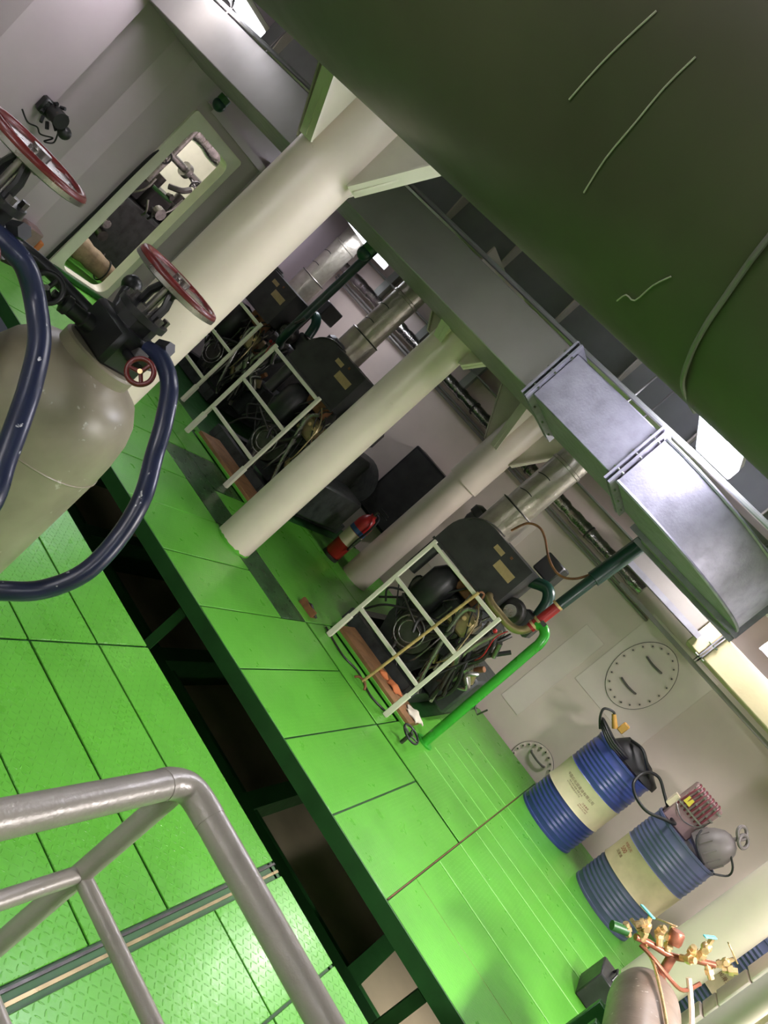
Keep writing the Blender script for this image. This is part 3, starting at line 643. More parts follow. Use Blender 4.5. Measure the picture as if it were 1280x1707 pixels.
# ================================================================== GENERATOR ENGINES
def engine(x, y, label):
    t = thing('diesel_generator', (x, y, 0), label, 'engine')
    rnd = random.Random(11)
    MB().box(x-.42, x-.34, y+.05, y+1.75, 0, .12, b=.005).box(x+.34, x+.42, y+.05, y+1.75, 0, .12, b=.005).box(x-.34, x+.34, y+.05, y+.13, 0, .12).box(x-.34, x+.34, y+.9, y+.98, 0, .12).build('bed_frame', m_engine, t)
    MB().prism([(-.2, .1), (.2, .1), (.27, .28), (.27, .36), (-.27, .36), (-.27, .28)], 1.0, Matrix(((1, 0, 0, x), (0, 0, 1, y+.3), (0, 1, 0, 0), (0, 0, 0, 1)))).build('oil_sump', m_engine, t)
    MB().box(x-.3, x+.3, y+.25, y+1.35, .36, .80, b=.03).build('engine_block', m_engine, t)
    for i in range(4):
        h = MB().box(x-.16, x+.12, y+.3+.26*i, y+.53+.26*i, .80, .93, b=.02).build('cylinder_head', m_blackg, t)
        MB().box(x-.12, x+.08, y+.33+.26*i, y+.50+.26*i, .93, .985, b=.02).build('rocker_cover', m_engine, h)
    MB().lathe([(0, 0), (.05, 0), (.06, .03), (.15, .03), (.165, .015), (.175, .03), (.165, .05), (.175, .07), (.165, .09), (.1, .1), (.1, .16), (0, .16)], (x+.02, y+.24, .36), (0, -1, 0), n=36).build('crank_pulley', m_dsteel, t)
    MB().torus((x+.02, y+.07, .36), (0, 1, 0), .125, .006, 32, 6).torus((x+.02, y+.075, .36), (0, 1, 0), .085, .005, 32, 6).build('pulley_ring', m_steel, t)
    MB().lathe([(0, 0), (.07, 0), (.08, .02), (.07, .04), (0, .05)], (x-.22, y+.2, .62), (0, -1, 0), n=24).build('alternator_pulley', m_dsteel, t)
    MB().lathe([(0, 0), (.05, 0), (.058, .02), (.05, .04), (0, .05)], (x+.22, y+.2, .60), (0, -1, 0), n=24).build('pump_pulley', m_dsteel, t)
    MB().tube([(x+.19, y+.17, .36), (x+.28, y+.17, .60), (x+.2, y+.17, .66), (x-.2, y+.17, .70), (x-.3, y+.17, .62), (x-.15, y+.17, .36), (x+.02, y+.17, .19)], .009, 6, closed=True, sm=4).build('drive_belt', m_rubber, t)
    # header tank with rounded top-left, labels
    poly = [(.30, .98), (.30, 1.37), (-.05, 1.37)]+[(-.13+.26*math.cos(a_)-.0, 1.11+.26*math.sin(a_)) for a_ in [PI/2+PI/2*i/8 for i in range(9)]]+[(-.39, .98)]
    ht = MB().prism(poly, .42, Matrix(((1, 0, 0, x), (0, 0, 1, y+.0), (0, 1, 0, 0), (0, 0, 0, 1)))).build('header_tank', m_blackg, t)
    MB().box(x-.03, x+.06, y-.004, y, 1.27, 1.31).build('name_plate', m_brown, ht)
    MB().box(x+.07, x+.245, y-.004, y, 1.18, 1.25).build('name_plate', m_brown, ht)
    MB().box(x-.40, x+.31, y-.012, y+.0, .965, .985).build('bottom_lip', m_blackg, ht)
    MB().box(x+.11, x+.13, y-.006, y, 1.31, 1.33).build('catch', m_rust, ht)
    MB().tube([(x-.35, y+.02, 1.2), (x-.3, y-.01, 1.3), (x-.18, y-.01, 1.375), (x-.05, y+.05, 1.385)], .006, 6, sm=4).build('wire', m_dsteel, ht)
    MB().lathe([(0, 0), (.05, 0), (.06, .03), (.06, .05), (0, .055)], (x-.25, y+.2, 1.35), n=20).build('filler_cap', m_blackg, ht)
    MB().lathe([(0, 0), (.08, 0), (.09, .04), (.085, .08), (.1, .09), (.1, .15), (.06, .18), (0, .18)], (x-.38, y+.35, 1.22), n=20).build('air_filter', m_rubber, t)
    MB().cyl((x-.37, y+.12, .66), (x-.37, y+.12, .96), .055, n=20).cyl((x-.37, y+.12, .96), (x-.37, y+.12, .99), .04, n=16).build('oil_filter', m_blackg, t)
    MB().lathe([(0, 0), (.1, 0), (.13, .06), (.13, .3), (.08, .38), (0, .4)], (x-.13, y+.16, .52), n=24).build('water_pump', m_black, t)
    MB().box(x+.18, x+.36, y+.4, y+.7, 1.38, 1.56, b=.01).build('control_box', m_black, t)
    MB().tube([(x+.28, y+.3, 1.30), (x+.4, y+.3, 1.36), (x+.48, y+.3, 1.30), (x+.52, y+.3, 1.17)], .048, 16, sm=6).build('intake_elbow', m_dgpipe, t)
    tb = MB().lathe([(0, 0), (.06, 0), (.1, .03), (.11, .07), (.09, .12), (.05, .14), (0, .14)], (x+.38, y+.3, 1.05), (0, -1, 0), n=24).build('turbocharger', m_dsteel, t)
    MB().cyl((x+.38, y+.14, 1.05), (x+.38, y+.2, 1.05), .05, n=18).build('turbo_inlet', m_steel, tb)
    MB().box(x+.42, x+.58, y+.28, y+.48, .98, 1.16, b=.02).build('cooler_box', m_blackg, t)
    MB().box(x+.12, x+.32, y+.06, y+.24, .64, .82, b=.02).build('fuel_pump', m_bronze, t)
    for i in range(3): MB().cyl((x+.16+.06*i, y+.05, .76), (x+.16+.06*i, y+.07, .76), .018, n=8).build('plug', m_brass, t)
    MB().box(x-.05, x+.2, y+.14, y+.22, .84, .96, b=.01).build('bracket', m_rust, t)
    MB().cyl((x+.36, y+.12, .42), (x+.36, y+.12, .66), .035, n=14).build('fuel_filter', m_steel, t)
    MB().cyl((x+.28, y+.2, .48), (x+.28, y+.34, .48), .09, n=20).cyl((x+.28, y+.12, .48), (x+.28, y+.2, .48), .05, n=16).build('starter_motor', m_black, t)
    MB().box(x+.33, x+.62, y+.3, y+1.2, .12, .5, b=.02).build('side_pump', m_engine, t)
    MB().lathe([(0, 0), (.24, 0), (.28, .05), (.28, .5), (.2, .56), (0, .56)], (x, y+1.4, .5), (0, 1, 0), n=28).build('alternator', m_engine, t)
    for i in range(12):
        p0 = V((x+rnd.uniform(.1, .42), y+rnd.uniform(.02, .2), rnd.uniform(.7, .98))); p3 = V((x+rnd.uniform(.0, .5), y+rnd.uniform(.02, .2), rnd.uniform(.1, .4)))
        p1 = p0+V((rnd.uniform(-.1, .12), rnd.uniform(-.05, .03), -.12)); p2 = p3+V((rnd.uniform(-.08, .12), rnd.uniform(-.06, .03), .14))
        MB().tube([p0, p1, p2, p3], rnd.choice((.006, .008, .012, .016)), 8, sm=5).build('fuel_line', rnd.choice((m_dsteel, m_steel, m_rubber, m_rubber, m_bronze)), t)
    for i in range(8):
        p0 = V((x+rnd.uniform(-.38, .1), y+rnd.uniform(.02, .16), rnd.uniform(.5, .95))); p3 = V((x+rnd.uniform(-.38, .1), y+rnd.uniform(.05, .2), rnd.uniform(.15, .5)))
        MB().tube([p0, (p0+p3)/2+V((rnd.uniform(-.1, .1), -.04, 0)), p3], rnd.choice((.006, .009, .013)), 8, sm=6).build('hose', rnd.choice((m_rubber, m_dsteel, m_rubber)), t)
    for i in range(16):
        p0 = V((x+rnd.uniform(.3, .62), y+rnd.uniform(.1, .26), rnd.uniform(.5, .95))); p3 = V((x+rnd.uniform(.3, .66), y+rnd.uniform(.1, .26), rnd.uniform(.08, .45)))
        MB().tube([p0, (p0*2+p3)/3+V((rnd.uniform(-.08, .08), -.05, 0)), (p0+p3*2)/3+V((rnd.uniform(-.08, .08), -.03, 0)), p3], rnd.choice((.005, .007, .01, .018)), 8, sm=5).build('pipe', rnd.choice((m_dsteel, m_steel, m_rubber, m_exh, m_dsteel)), t)
    for i in range(7):
        c = V((x+rnd.uniform(.25, .6), y+rnd.uniform(.12, .28), rnd.uniform(.15, .9))); MB().cyl(c, c+V((rnd.uniform(-.06, .06), rnd.uniform(-.06, 0), rnd.uniform(.05, .12))), rnd.uniform(.018, .04), n=12).build('fitting', rnd.choice((m_steel, m_dsteel, m_blackg, m_bronze, m_rust)), t)
    MB().tube([(x+.5, y+.1, .62), (x+.52, y+.05, .7), (x+.48, y+.04, .85), (x+.5, y+.06, .95)], .005, 6, sm=5).ball((x+.44, y+.05, .88), .018).build('sensor_cable', m_red, t)
    return t
e1 = engine(-1.43, 5.58, 'nearest dark diesel generator behind the first white gate')
dup(e1, (-3.55, 5.58, 0), 'second dark diesel generator, behind the middle white gate')
dup(e1, (-5.08, 6.15, 0), 'furthest dark diesel generator, behind the last white gate')
# exhausts
def exhaust(x, y, label, tilt=0.0):
    t = thing('exhaust_pipe', (x, y, 1.28), label, 'pipe')
    MB().lathe([(.10, 1.28), (.152, 1.30), (.152, 1.585), (.14, 1.60), (.13, 1.60)], (x, y, 0), n=36).build('collar', m_exh, t)
    MB().lathe([(.132, 1.59), (.132, 2.7), (.12, 3.12)], (x, y, 0), n=36).build('cladding', m_exh, t)
    MB().lathe([(.133, 2.06), (.139, 2.065), (.139, 2.085), (.133, 2.09)], (x, y, 0), n=36).build('band', m_exh, t)
    for z in (1.72, 1.9):
        MB().tube([(x+.134*math.cos(a_), y+.134*math.sin(a_), z+.012*math.sin(3*a_)) for a_ in [-2.3+.12*i for i in range(9)]], .004, 5).build('tie_wire', m_rubber, t)
    MB().tube([(x+.153*math.cos(a_), y+.153*math.sin(a_), 1.59) for a_ in [2*PI*i/30 for i in range(30)]], .005, 5, closed=True).build('tie_wire', m_rubber, t)
    return t
exhaust(-1.62, 5.80, 'silver lagged exhaust pipe of the nearest generator')
exhaust(-3.78, 5.95, 'silver lagged exhaust pipe of the second generator')
exhaust(-5.50, 7.05, 'silver lagged exhaust pipe of the furthest generator, in shade')
# cooling water pipes at the nearest engine
t = thing('cooling_pipe', (-.68, 5.47, 0), 'green and red cooling water pipe rising from the floor right of the nearest engine', 'pipe')
MB().tube([(-.68, 5.47, 0), (-.69, 5.48, .6), (-.70, 5.5, 1.0), (-.70, 5.5, 1.08), (-.725, 5.51, 1.15), (-.78, 5.52, 1.175), (-.82, 5.53, 1.15)], .036, 18, sm=5).build('green_pipe', m_gpipe, t)
MB().cyl((-.68, 5.47, 0), (-.68, 5.47, .012), .07, n=18).build('foot_flange', m_gpipe, t)
MB().cyl((-.83, 5.53, 1.10), (-.825, 5.55, 1.36), .037, n=18).build('red_pipe', m_red, t)
MB().tube([(-.83, 5.53, 1.12), (-.845, 5.52, 1.06), (-.89, 5.50, 1.015), (-.96, 5.49, 1.0), (-1.05, 5.49, 1.0), (-1.12, 5.49, 1.0), (-1.18, 5.51, 1.01), (-1.2, 5.56, 1.02)], .031, 16, sm=5).build('bronze_pipe', m_bronze, t)
for z, m in ((1.125, m_brass), (1.17, m_brass), (1.345, m_brass)): MB().cyl((-.829, 5.535, z), (-.829, 5.535, z+.018), .045, n=18).build('hose_clamp', m, t)
MB().cyl((-.80, 5.49, 1.2), (-.78, 5.44, 1.2), .009, n=8).box(-.80, -.76, 5.435, 5.442, 1.185, 1.215).build('drain_cock', m_dsteel, t)
MB().cyl((-.825, 5.55, 1.36), (-.82, 5.6, 1.66), .042, n=18).cyl((-.82, 5.6, 1.66), (-.80, 5.68, 2.16), .058, n=18).build('dark_green_pipe', m_dgpipe, t)
MB().tube([(-.80, 5.68, 2.15), (-.79, 5.72, 2.4), (-.79, 5.75, 3.1)], .045, 14).build('dark_green_pipe', m_dgpipe, t)
MB().tube([(-.68, 5.50, .5), (-.64, 5.5, .44), (-.60, 5.52, .42), (-.58, 5.52, .5)], .007, 6).build('drain_cock', m_dsteel, t)
tag(MB().tube([(-1.48, 5.62, 1.45), (-1.44, 5.60, 1.57), (-1.36, 5.60, 1.62), (-1.27, 5.6, 1.60), (-1.15, 5.6, 1.53), (-1.05, 5.6, 1.5), (-.97, 5.6, 1.51), (-.90, 5.59, 1.57), (-.86, 5.6, 1.66)], .009, 8, sm=6).build('sensor_hose', m_rust), 'thin brown hose swinging from the nearest exhaust collar to the dark green pipe', 'hose')
t = thing('cooling_pipe', (-4.36, 5.9, .92), 'dark green pipe rising from the furthest engine between the two further exhausts', 'pipe')
MB().tube([(-4.62, 6.3, .92), (-4.50, 6.15, .93), (-4.40, 5.98, .97), (-4.36, 5.9, 1.08), (-4.36, 5.9, 1.3), (-4.36, 5.9, 2.3), (-4.36, 5.9, 3.12)], .042, 14, sm=3).build('pipe', m_dgpipe, t)
MB().tube([(-4.35, 5.86, 1.2), (-4.31, 5.82, 1.22), (-4.28, 5.82, 1.3)], .012, 6).build('bracket', m_dsteel, t)
# rags on the engine
def rag(name, c, s, m, label, cat, seed):
    rnd = random.Random(seed); b = MB(); n = 9; vs = []; fs = []
    for j in range(n):
        for i in range(n):
            u, v_ = i/(n-1)-.5, j/(n-1)-.5; r_ = math.hypot(u, v_)
            vs.append((c[0]+s*u*(1+.25*math.sin(5*v_)), c[1]+s*v_*.8, c[2]+s*(.28*math.exp(-6*r_*r_)+.05*math.sin(9*u+seed)*math.cos(8*v_)+rnd.uniform(0, .03))))
    for j in range(n-1):
        for i in range(n-1): fs.append((j*n+i, j*n+i+1, (j+1)*n+i+1, (j+1)*n+i))
    k = len(vs); vs += [(x, y, z-.006) for x, y, z in vs]; fs += [tuple(q+k for q in f[::-1]) for f in fs]
    o = b.add(vs, fs).build(name, m, ang=70); tag(o, label, cat); return o
rag('cloth_rag', (-.87, 5.46, .052), .15, m_rag, 'crumpled white rag at the right end of the brown plank', 'rag', 2)
rag('cloth_rag', (-1.12, 5.47, .052), .14, m_orange, 'crumpled orange rag on the plank beside the rusty rod', 'rag', 5)
rag('cloth_rag', (-1.24, 5.45, .052), .10, m_orange, 'smaller orange rag on the plank left of the other orange one', 'rag', 7)
# black trunking box / switch cabinet behind second engine
t = thing('starter_panel', (-3.0, 7.62, .4), 'dark switch cabinet low on the back wall left of the fire extinguisher', 'cabinet')
MB().box(-3.35, -2.75, 7.5, 7.8, .35, 1.25, b=.01).build('cabinet_body', m_black, t)
MB().box(-3.32, -2.78, 7.488, 7.5, .38, 1.22, b=.004).build('cabinet_door', m_blackg, t)
MB().cyl((-2.82, 7.47, .8), (-2.82, 7.49, .8), .015, n=10).build('door_knob', m_steel, t)

# ================================================================== FIRE EXTINGUISHER
x, y = -2.66, 6.5
t = thing('fire_extinguisher', (x, y, 0), 'red fire extinguisher standing against the shaded pillar', 'extinguisher')
MB().lathe([(0, 0), (.07, 0), (.085, .02), (.085, .42), (.078, .46), (.055, .5), (.03, .52), (.03, .54), (0, .54)], (x, y, .03), n=28).build('body', m_red, t)
MB().lathe([(.0, 0), (.088, 0), (.088, .03), (0, .03)], (x, y, 0), n=28).build('base_ring', m_dsteel, t)
MB().lathe([(.0855, .20), (.0865, .20), (.0865, .34), (.0855, .34)], (x, y, 0), n=28).build('label_sheet', m_label, t)
MB().lathe([(.0855, .345), (.0865, .345), (.0865, .39), (.0855, .39)], (x, y, 0), n=28).build('label_band', m_blue2, t)
MB().cyl((x, y, .56), (x, y, .62), .022, n=12).build('valve', m_dsteel, t)
MB().box(x-.015, x+.11, y-.012, y+.012, .625, .635).box(x-.015, x+.10, y-.012, y+.012, .655, .665, M=None).build('lever', m_black, t)
MB().tube([(x+.02, y-.02, .60), (x+.08, y-.05, .58), (x+.10, y-.06, .45), (x+.09, y-.06, .3), (x+.095, y-.05, .18)], .011, 8, sm=5).build('discharge_hose', m_rubber, t)
MB().cyl((x+.095, y-.05, .2), (x+.1, y-.05, .34), .012, .02, n=10).build('nozzle', m_steel, t)

# ================================================================== MANHOLES
def manhole(cx, cz, a, b_, label, nb=20, z_min=None):
    t = thing('manhole_cover', (cx, 7.8, cz), label, 'hatch')
    def ell(k): return [(a*k*math.cos(2*PI*i/48), b_*k*math.sin(2*PI*i/48)) for i in range(48)]
    M = Matrix(((1, 0, 0, cx), (0, 0, -1, 7.793), (0, 1, 0, cz), (0, 0, 0, 1)))
    MB().prism(ell(1.0), .014, M).build('cover', m_wallp, t)
    MB().tube([(cx+a*1.005*math.cos(2*PI*i/48), 7.785, cz+b_*1.005*math.sin(2*PI*i/48)) for i in range(48)], .0035, 6, closed=True).build('gasket_edge', m_dsteel, t)
    for i in range(nb):
        a_ = 2*PI*i/nb; px, pz = cx+a*.88*math.cos(a_), cz+b_*.88*math.sin(a_)
        q = MB().cyl((px, 7.78, pz), (px, 7.762, pz), .018, n=6).build('bolt', m_wall, t)
        MB().cyl((px, 7.762, pz), (px, 7.748, pz), .008, n=8).build('stud', m_dsteel, q)
    for s in (-1, 1):
        zz = cz+s*b_*.42
        MB().tube([(cx-.09, 7.782, zz), (cx-.088, 7.745, zz), (cx-.06, 7.725, zz-.004), (cx, 7.72, zz-.008), (cx+.06, 7.725, zz-.004), (cx+.088, 7.745, zz), (cx+.09, 7.782, zz)], .011, 8, sm=4).build('handle', m_greym, t)
        for q_ in (-.09, .09): MB().cyl((cx+q_, 7.782, zz), (cx+q_, 7.770, zz), .02, n=10).build('handle_pad', m_wallp, t)
    return t
manhole(-.17, 1.42, .265, .365, 'oval bolted manhole cover high on the back wall under the rear duct')
manhole(-.17, .06, .21, .22, 'round bolted manhole cover low on the wall beside the blue drum')

# ================================================================== DRUMS
def text_mesh(s, size, fn, name, m, parent, z=0):
    cu = bpy.data.curves.new('txt', 'FONT'); cu.body = s; cu.size = size; cu.align_x = 'CENTER'
    o = bpy.data.objects.new('txt', cu); COL.objects.link(o)
    bpy.context.view_layer.update()
    me = bpy.data.meshes.new_from_object(o.evaluated_get(bpy.context.evaluated_depsgraph_get()))
    bpy.data.objects.remove(o)
    for v in me.vertices: v.co = V(fn(v.co.x, v.co.y))
    me.name = name; me.materials.clear(); me.materials.append(m)
    q = bpy.data.objects.new(name, me); COL.objects.link(q); q.parent = parent; return q
def drum(x, y, label, mb, ml, rows, a_text=-PI/2, R=.285, H=.87):
    t = thing('oil_drum', (x, y, 0), label, 'drum')
    prof = [(0, .015), (R-.012, .015), (R-.01, 0), (R+.006, 0), (R+.006, .02), (R, .024)]
    def ribs(z0, z1, n):
        out = []
        for i in range(n):
            z = z0+(z1-z0)*i/n; d = (z1-z0)/n
            out += [(R, z), (R+.006, z+d*.5)]
        return out+[(R, z1)]
    prof += ribs(.05, .28, 6)+[(R, .30), (R+.008, .305), (R, .312), (R, .54), (R+.008, .548), (R, .556)]+ribs(.58, .80, 6)+[(R, H-.024), (R+.006, H-.02), (R+.006, H), (R-.01, H), (R-.012, H-.018), (0, H-.018)]
    MB().lathe(prof, (x, y, 0), n=72).build('shell', mb, t, ang=25)
    MB().lathe([(R, .302), (R+.0095, .302), (R+.0035, .318), (R+.0035, .535), (R+.0095, .55), (R, .55)], (x, y, 0), n=72).build('label_band', ml, t)
    for px, py, r_ in ((.17, .02, .03), (-.17, -.03, .02)):
        MB().cyl((x+px, y+py, H-.018), (x+px, y+py, H-.004), r_, n=14).build('bung', m_dsteel, t)
    rr = R+.0048
    for (s, size, z, m, da) in rows:
        def fn(u, v_, z=z, da=da): 
            a_ = a_text+da+u/rr; return (rr*math.cos(a_), rr*math.sin(a_), z+v_)
        text_mesh(s, size, fn, 'lettering', m, t)
    return t
drum(.285, 7.06, 'bright blue oil drum with clean cream label, left of the pair by the wall', m_bdrum, m_label,
     [('中国石化润滑油有限公司', .030, .455, m_ink, -.05), ('地址 电话 邮编 净重 批号', .015, .432, m_ink, -.12), ('生产日期 质量标准 执行 产品', .013, .412, m_ink, -.15), ('注意事项', .018, .398, m_redink, .42), ('远离火源 妥善存放', .012, .38, m_redink, .42), ('密封保存 防止泄漏', .012, .362, m_redink, .42)], a_text=-PI/2-.15)
drum(1.0, 6.85, 'faded blue oil drum with stained label, partly behind the right pillar', m_bdrumd, m_labeld,
     [('500', .05, .44, m_redink, -.95), ('润滑油', .03, .40, m_ink, -.95), ('中国石化', .028, .49, m_redink, -.92)])
drum(1.98, 7.0, 'third blue drum seen to the right of the pale pillar', m_bdrumd, m_labeld, [('润滑油', .04, .43, m_ink, -.5)])
# welding cable, bag, plug on drum 1
t = thing('cable_coil', (.15, 6.98, .87), 'coil of black cable with ochre plug on the left blue drum', 'cable')
rnd = random.Random(8)
for k in range(3):
    MB().tube([(.10+.16*math.cos(a_)*(1+.06*k), 6.90+.10*math.sin(a_), .865+.012+.018*k+.05*max(0, -math.cos(a_))) for a_ in [2*PI*i/22 for i in range(22)]], .011, 8, closed=True).build('loop', m_rubber, t)
MB().tube([(-.03, 6.9, .89), (-.10, 6.85, .96), (-.13, 6.84, 1.03), (-.06, 6.86, 1.07), (-.02, 6.88, 1.02)], .011, 8, sm=6).build('loop', m_rubber, t)
MB().cyl((-.05, 6.87, 1.06), (.04, 6.89, .99), .018, .026, n=12).build('plug_grip', m_ochre, t)
MB().box(.05, .11, 6.86, 6.92, 1.0, 1.09, b=.008).build('plug_body', m_ochre, t)
bag = thing('tool_bag', (.33, 7.08, .87), 'slumped black bag lying on top of the left blue drum', 'bag')
b = MB(); prof = [(-.22, .86, .06), (-.16, .95, .11), (-.05, .98, .13), (.05, .95, .14), (.14, .92, .15), (.22, .89, .13), (.27, .865, .08)]
vs = []; fs = []; n = 14
for dx, zt, hw in prof:
    for i in range(n):
        a_ = 2*PI*i/n; zz = max(0, math.sin(a_))
        vs.append((.33+dx, 7.1+hw*math.cos(a_)*1.1, .872+(zt+.06-.872)*zz*(1+.12*math.sin(4*a_+dx*20))))
for j in range(len(prof)-1):
    for i in range(n): fs.append((j*n+i, j*n+(i+1) % n, (j+1)*n+(i+1) % n, (j+1)*n+i))
b.add(vs, fs+[tuple(range(n)), tuple(range((len(prof)-1)*n, len(prof)*n))]).build('bag_body', m_rubber, bag, ang=60)
MB().tube([(.2, 7.02, 1.02), (.3, 6.9, 1.05), (.42, 6.92, .99), (.5, 7.0, .93)], .014, 8, sm=6).build('strap', m_rubber, bag)
tag(MB().tube([(.47, 6.92, .98), (.43, 6.80, .93), (.44, 6.72, .84), (.52, 6.60, .80), (.64, 6.56, .80), (.76, 6.60, .86), (.84, 6.7, .89), (.80, 6.85, .885), (.66, 6.95, .95), (.55, 6.97, 1.0)], .013, 10, closed=True, sm=6).build('welding_cable', m_rubber), 'black cable loop hanging between the two blue drums', 'cable')
# things on drum 2
t = thing('terminal_box', (.86, 6.95, .87), 'pinkish grey electrical box with maroon wires and yellow sticker on the faded drum', 'box')
MB().box(.74, 1.0, 6.82, 7.06, .855, 1.22, b=.01).build('box_body', m_crate, t)
for i in range(7): MB().tube([(.75+.035*i, 6.815, 1.0), (.75+.035*i, 6.80, 1.1), (.76+.033*i, 6.815, 1.215), (.76+.033*i, 6.9, 1.228)], .008, 6, sm=4).build('wire', m_maroon, t)
for zz in (1.02, 1.1, 1.18): MB().box(.735, 1.005, 6.80, 6.82, zz, zz+.014).build('wire_clip', m_steel, t)
MB().box(.76, .82, 6.795, 6.80, 1.05, 1.11).build('sticker', m_yellow, t)
MB().box(.70, .74, 6.84, 6.96, .93, 1.04).build('side_socket', m_label, t)
MB().tube([(.74, 6.82, 1.0), (.85, 6.76, .95), (.96, 6.78, 1.0), (1.0, 6.83, 1.1)], .005, 6, sm=5).build('loose_wire', m_steel, t)
t = thing('electric_motor', (1.12, 6.82, .87), 'grey electric motor standing tilted on the faded blue drum', 'motor')
MB().lathe([(0, 0), (.10, 0), (.135, .02), (.14, .05), (.14, .15), (.125, .2), (.09, .26), (.05, .29), (0, .3)], (1.09, 6.78, .872), (.35, 0, 1), n=28).build('casing', m_greym, t)
for i in range(12):
    a_ = 2*PI*i/12; d_ = V((.35, 0, 1)).normalized(); xx, yy = frame(d_); c_ = V((1.09, 6.78, .872))+(xx*math.cos(a_)+yy*math.sin(a_))*.141
    MB().cyl(c_+d_*.05, c_+d_*.15, .007, n=6).build('cooling_fin', m_greym, t)
MB().tube([(.98, 6.68, 1.02), (1.0, 6.62, .95), (1.08, 6.6, .9), (1.16, 6.62, .875)], .008, 8, sm=5).build('lead', m_rubber, t)
MB().tube([(1.2, 6.72, 1.08), (1.3, 6.7, 1.02), (1.33, 6.72, .95), (1.26, 6.68, .88)], .008, 8, sm=5).build('lead', m_rubber, t)
t = thing('shackle', (1.18, 6.78, 1.15), 'dark twin ring shackle hooked on top of the grey motor', 'shackle')
for k in range(2): MB().torus((1.17+.05*k, 6.76, 1.235-.035*k), (.5, -.7, .5), .048, .014, 20, 8).build('ring', m_greym, t)
MB().cyl((1.17, 6.77, 1.14), (1.19, 6.76, 1.20), .016, n=10).build('pin', m_greym, t)
# foam blocks at right
t0 = None
for i, (x0, z0_, h) in enumerate(((1.72, 0, .30), (1.735, .305, .12), (1.73, .43, .26), (1.725, .70, .25))):
    tag(MB().box(x0, x0+.16, 6.0, 6.25, z0_, z0_+h, b=.008).build('foam_block', m_foam), ('lowest', 'second lowest', 'second highest', 'topmost')[i]+' pinkish white block of the stack at the lower right edge', 'block', 'stacked pale blocks')
t = thing('vent_pipe', (.89, 2.91, 0), 'thick pale standing pipe at the bottom right corner', 'pipe')
MB().cyl((.89, 2.91, 0), (.89, 2.91, 3.12), .042, n=28).build('pipe', m_pillar, t)
MB().cyl((.89, 2.91, 0), (.89, 2.91, .012), .07, n=24).build('foot_flange', m_pillar, t)

# ================================================================== SMALL AIR RECEIVER
t = thing('air_receiver', (.96, 3.3, 0), 'small horizontal grey brown pressure vessel topped with brass valves at the bottom right', 'vessel')
m_ves = mat('brown_grey_vessel_paint', (126, 110, 98), .4, var=.14, scale=7, bump=.06, spots=.15, spotcol=(200, 190, 176))
R = .15
MB().lathe([(0, 3.02), (R*.5, 3.05), (R*.85, 3.11), (R, 3.2), (R, 3.78), (R*.97, 3.85), (R*.86, 3.92), (R*.65, 3.975), (R*.35, 4.005), (0, 4.015)], (.96, 0, .59), (0, 1, 0), n=48).build('shell', m_ves, t)
for yy in (3.545, 3.75):
    MB().box(.83, 1.09, yy, yy+.04, 0, .47, b=.004).build('saddle', m_gdark, t)
def brass_valve(p, d, ang, handle, s_=1):
    p, d = V(p), V(d).normalized(); xx, yy = frame(d)
    b = MB().cyl(p, p+d*.05*s_, .014*s_, n=12).cyl(p+d*.05*s_-xx*.03*s_, p+d*.05*s_+xx*.03*s_, .013*s_, n=8).ball(p+d*.055*s_, .02*s_)
    b.cyl(p+d*.065*s_, p+d*.095*s_, .01*s_, n=6).cyl(p+d*.012*s_, p+d*.03*s_, .02*s_, n=6)
    v = b.build('brass_valve', m_brass, t)
    h = xx*math.cos(ang)+yy*math.sin(ang); M = Matrix((h, d.cross(h), d)).transposed().to_4x4(); M.translation = p+d*.097*s_
    MB().box(-.022, .075, -.009, .009, 0, .007, b=.002, M=M).build('valve_handle', handle, v)
MB().cyl((.93, 3.93, .70), (.90, 3.95, .80), .022, n=12).cyl((.93, 3.93, .70), (.932, 3.93, .715), .04, n=16).build('neck', m_copper, t)
MB().tube([(.74, 3.86, .74), (.80, 3.90, .765), (.90, 3.95, .80), (.97, 3.97, .87), (1.03, 3.99, .92)], .015, 10, sm=3).build('manifold', m_copper, t)
brass_valve((.76, 3.87, .755), (-.5, -.1, 1), .5, m_turq, 1.1); brass_valve((.97, 3.97, .88), (-.3, -.1, 1), 2.6, m_turq, 1.2); brass_valve((.87, 3.93, .80), (-.6, .2, .8), 1.4, m_brass, 1.1)
brass_valve((.80, 3.90, .75), (-.8, -.3, .2), .2, m_brass, .9); brass_valve((1.03, 3.99, .92), (.3, .1, 1), 1.9, m_brass, .9)
for p, d in (((.72, 3.85, .72), (-.05, -.02, .03)), ((.83, 3.9, .79), (-.05, .02, .05)), ((1.0, 3.98, .9), (.06, 0, -.03)), ((.92, 3.94, .83), (.03, -.05, .05)), ((.70, 3.84, .78), (.02, 0, .05)), ((1.06, 4.0, .93), (.04, 0, .05)), ((.94, 3.95, .86), (-.03, -.04, .05)), ((.78, 3.88, .82), (0, -.02, .05))):
    q = V(p)+V(d); MB().cyl(p, q, .014, n=8).cyl(V(p)+V(d)*.4, V(p)+V(d)*.7, .021, n=6).build('fitting', m_brass, t)
MB().lathe([(0, 0), (.03, 0), (.034, .012), (.034, .05), (.028, .06), (0, .06)], (.86, 3.93, .84), (-.5, 0, 1), n=16).build('safety_valve', m_copper, t)
MB().cyl((.70, 3.84, .73), (.64, 3.80, .70), .022, n=10).build('pressure_switch', m_gdark, t)
MB().tube([(.80, 3.88, .74), (.86, 3.84, .735), (.90, 3.6, .742), (.93, 3.3, .748), (.94, 3.15, .73)], .007, 8, sm=5).build('copper_tube', m_brass, t)
MB().tube([(1.0, 3.95, .80), (1.08, 3.93, .74), (1.12, 3.8, .70), (1.13, 3.5, .66), (1.13, 3.1, .64)], .012, 8, sm=5).build('drain_hose', m_label, t)
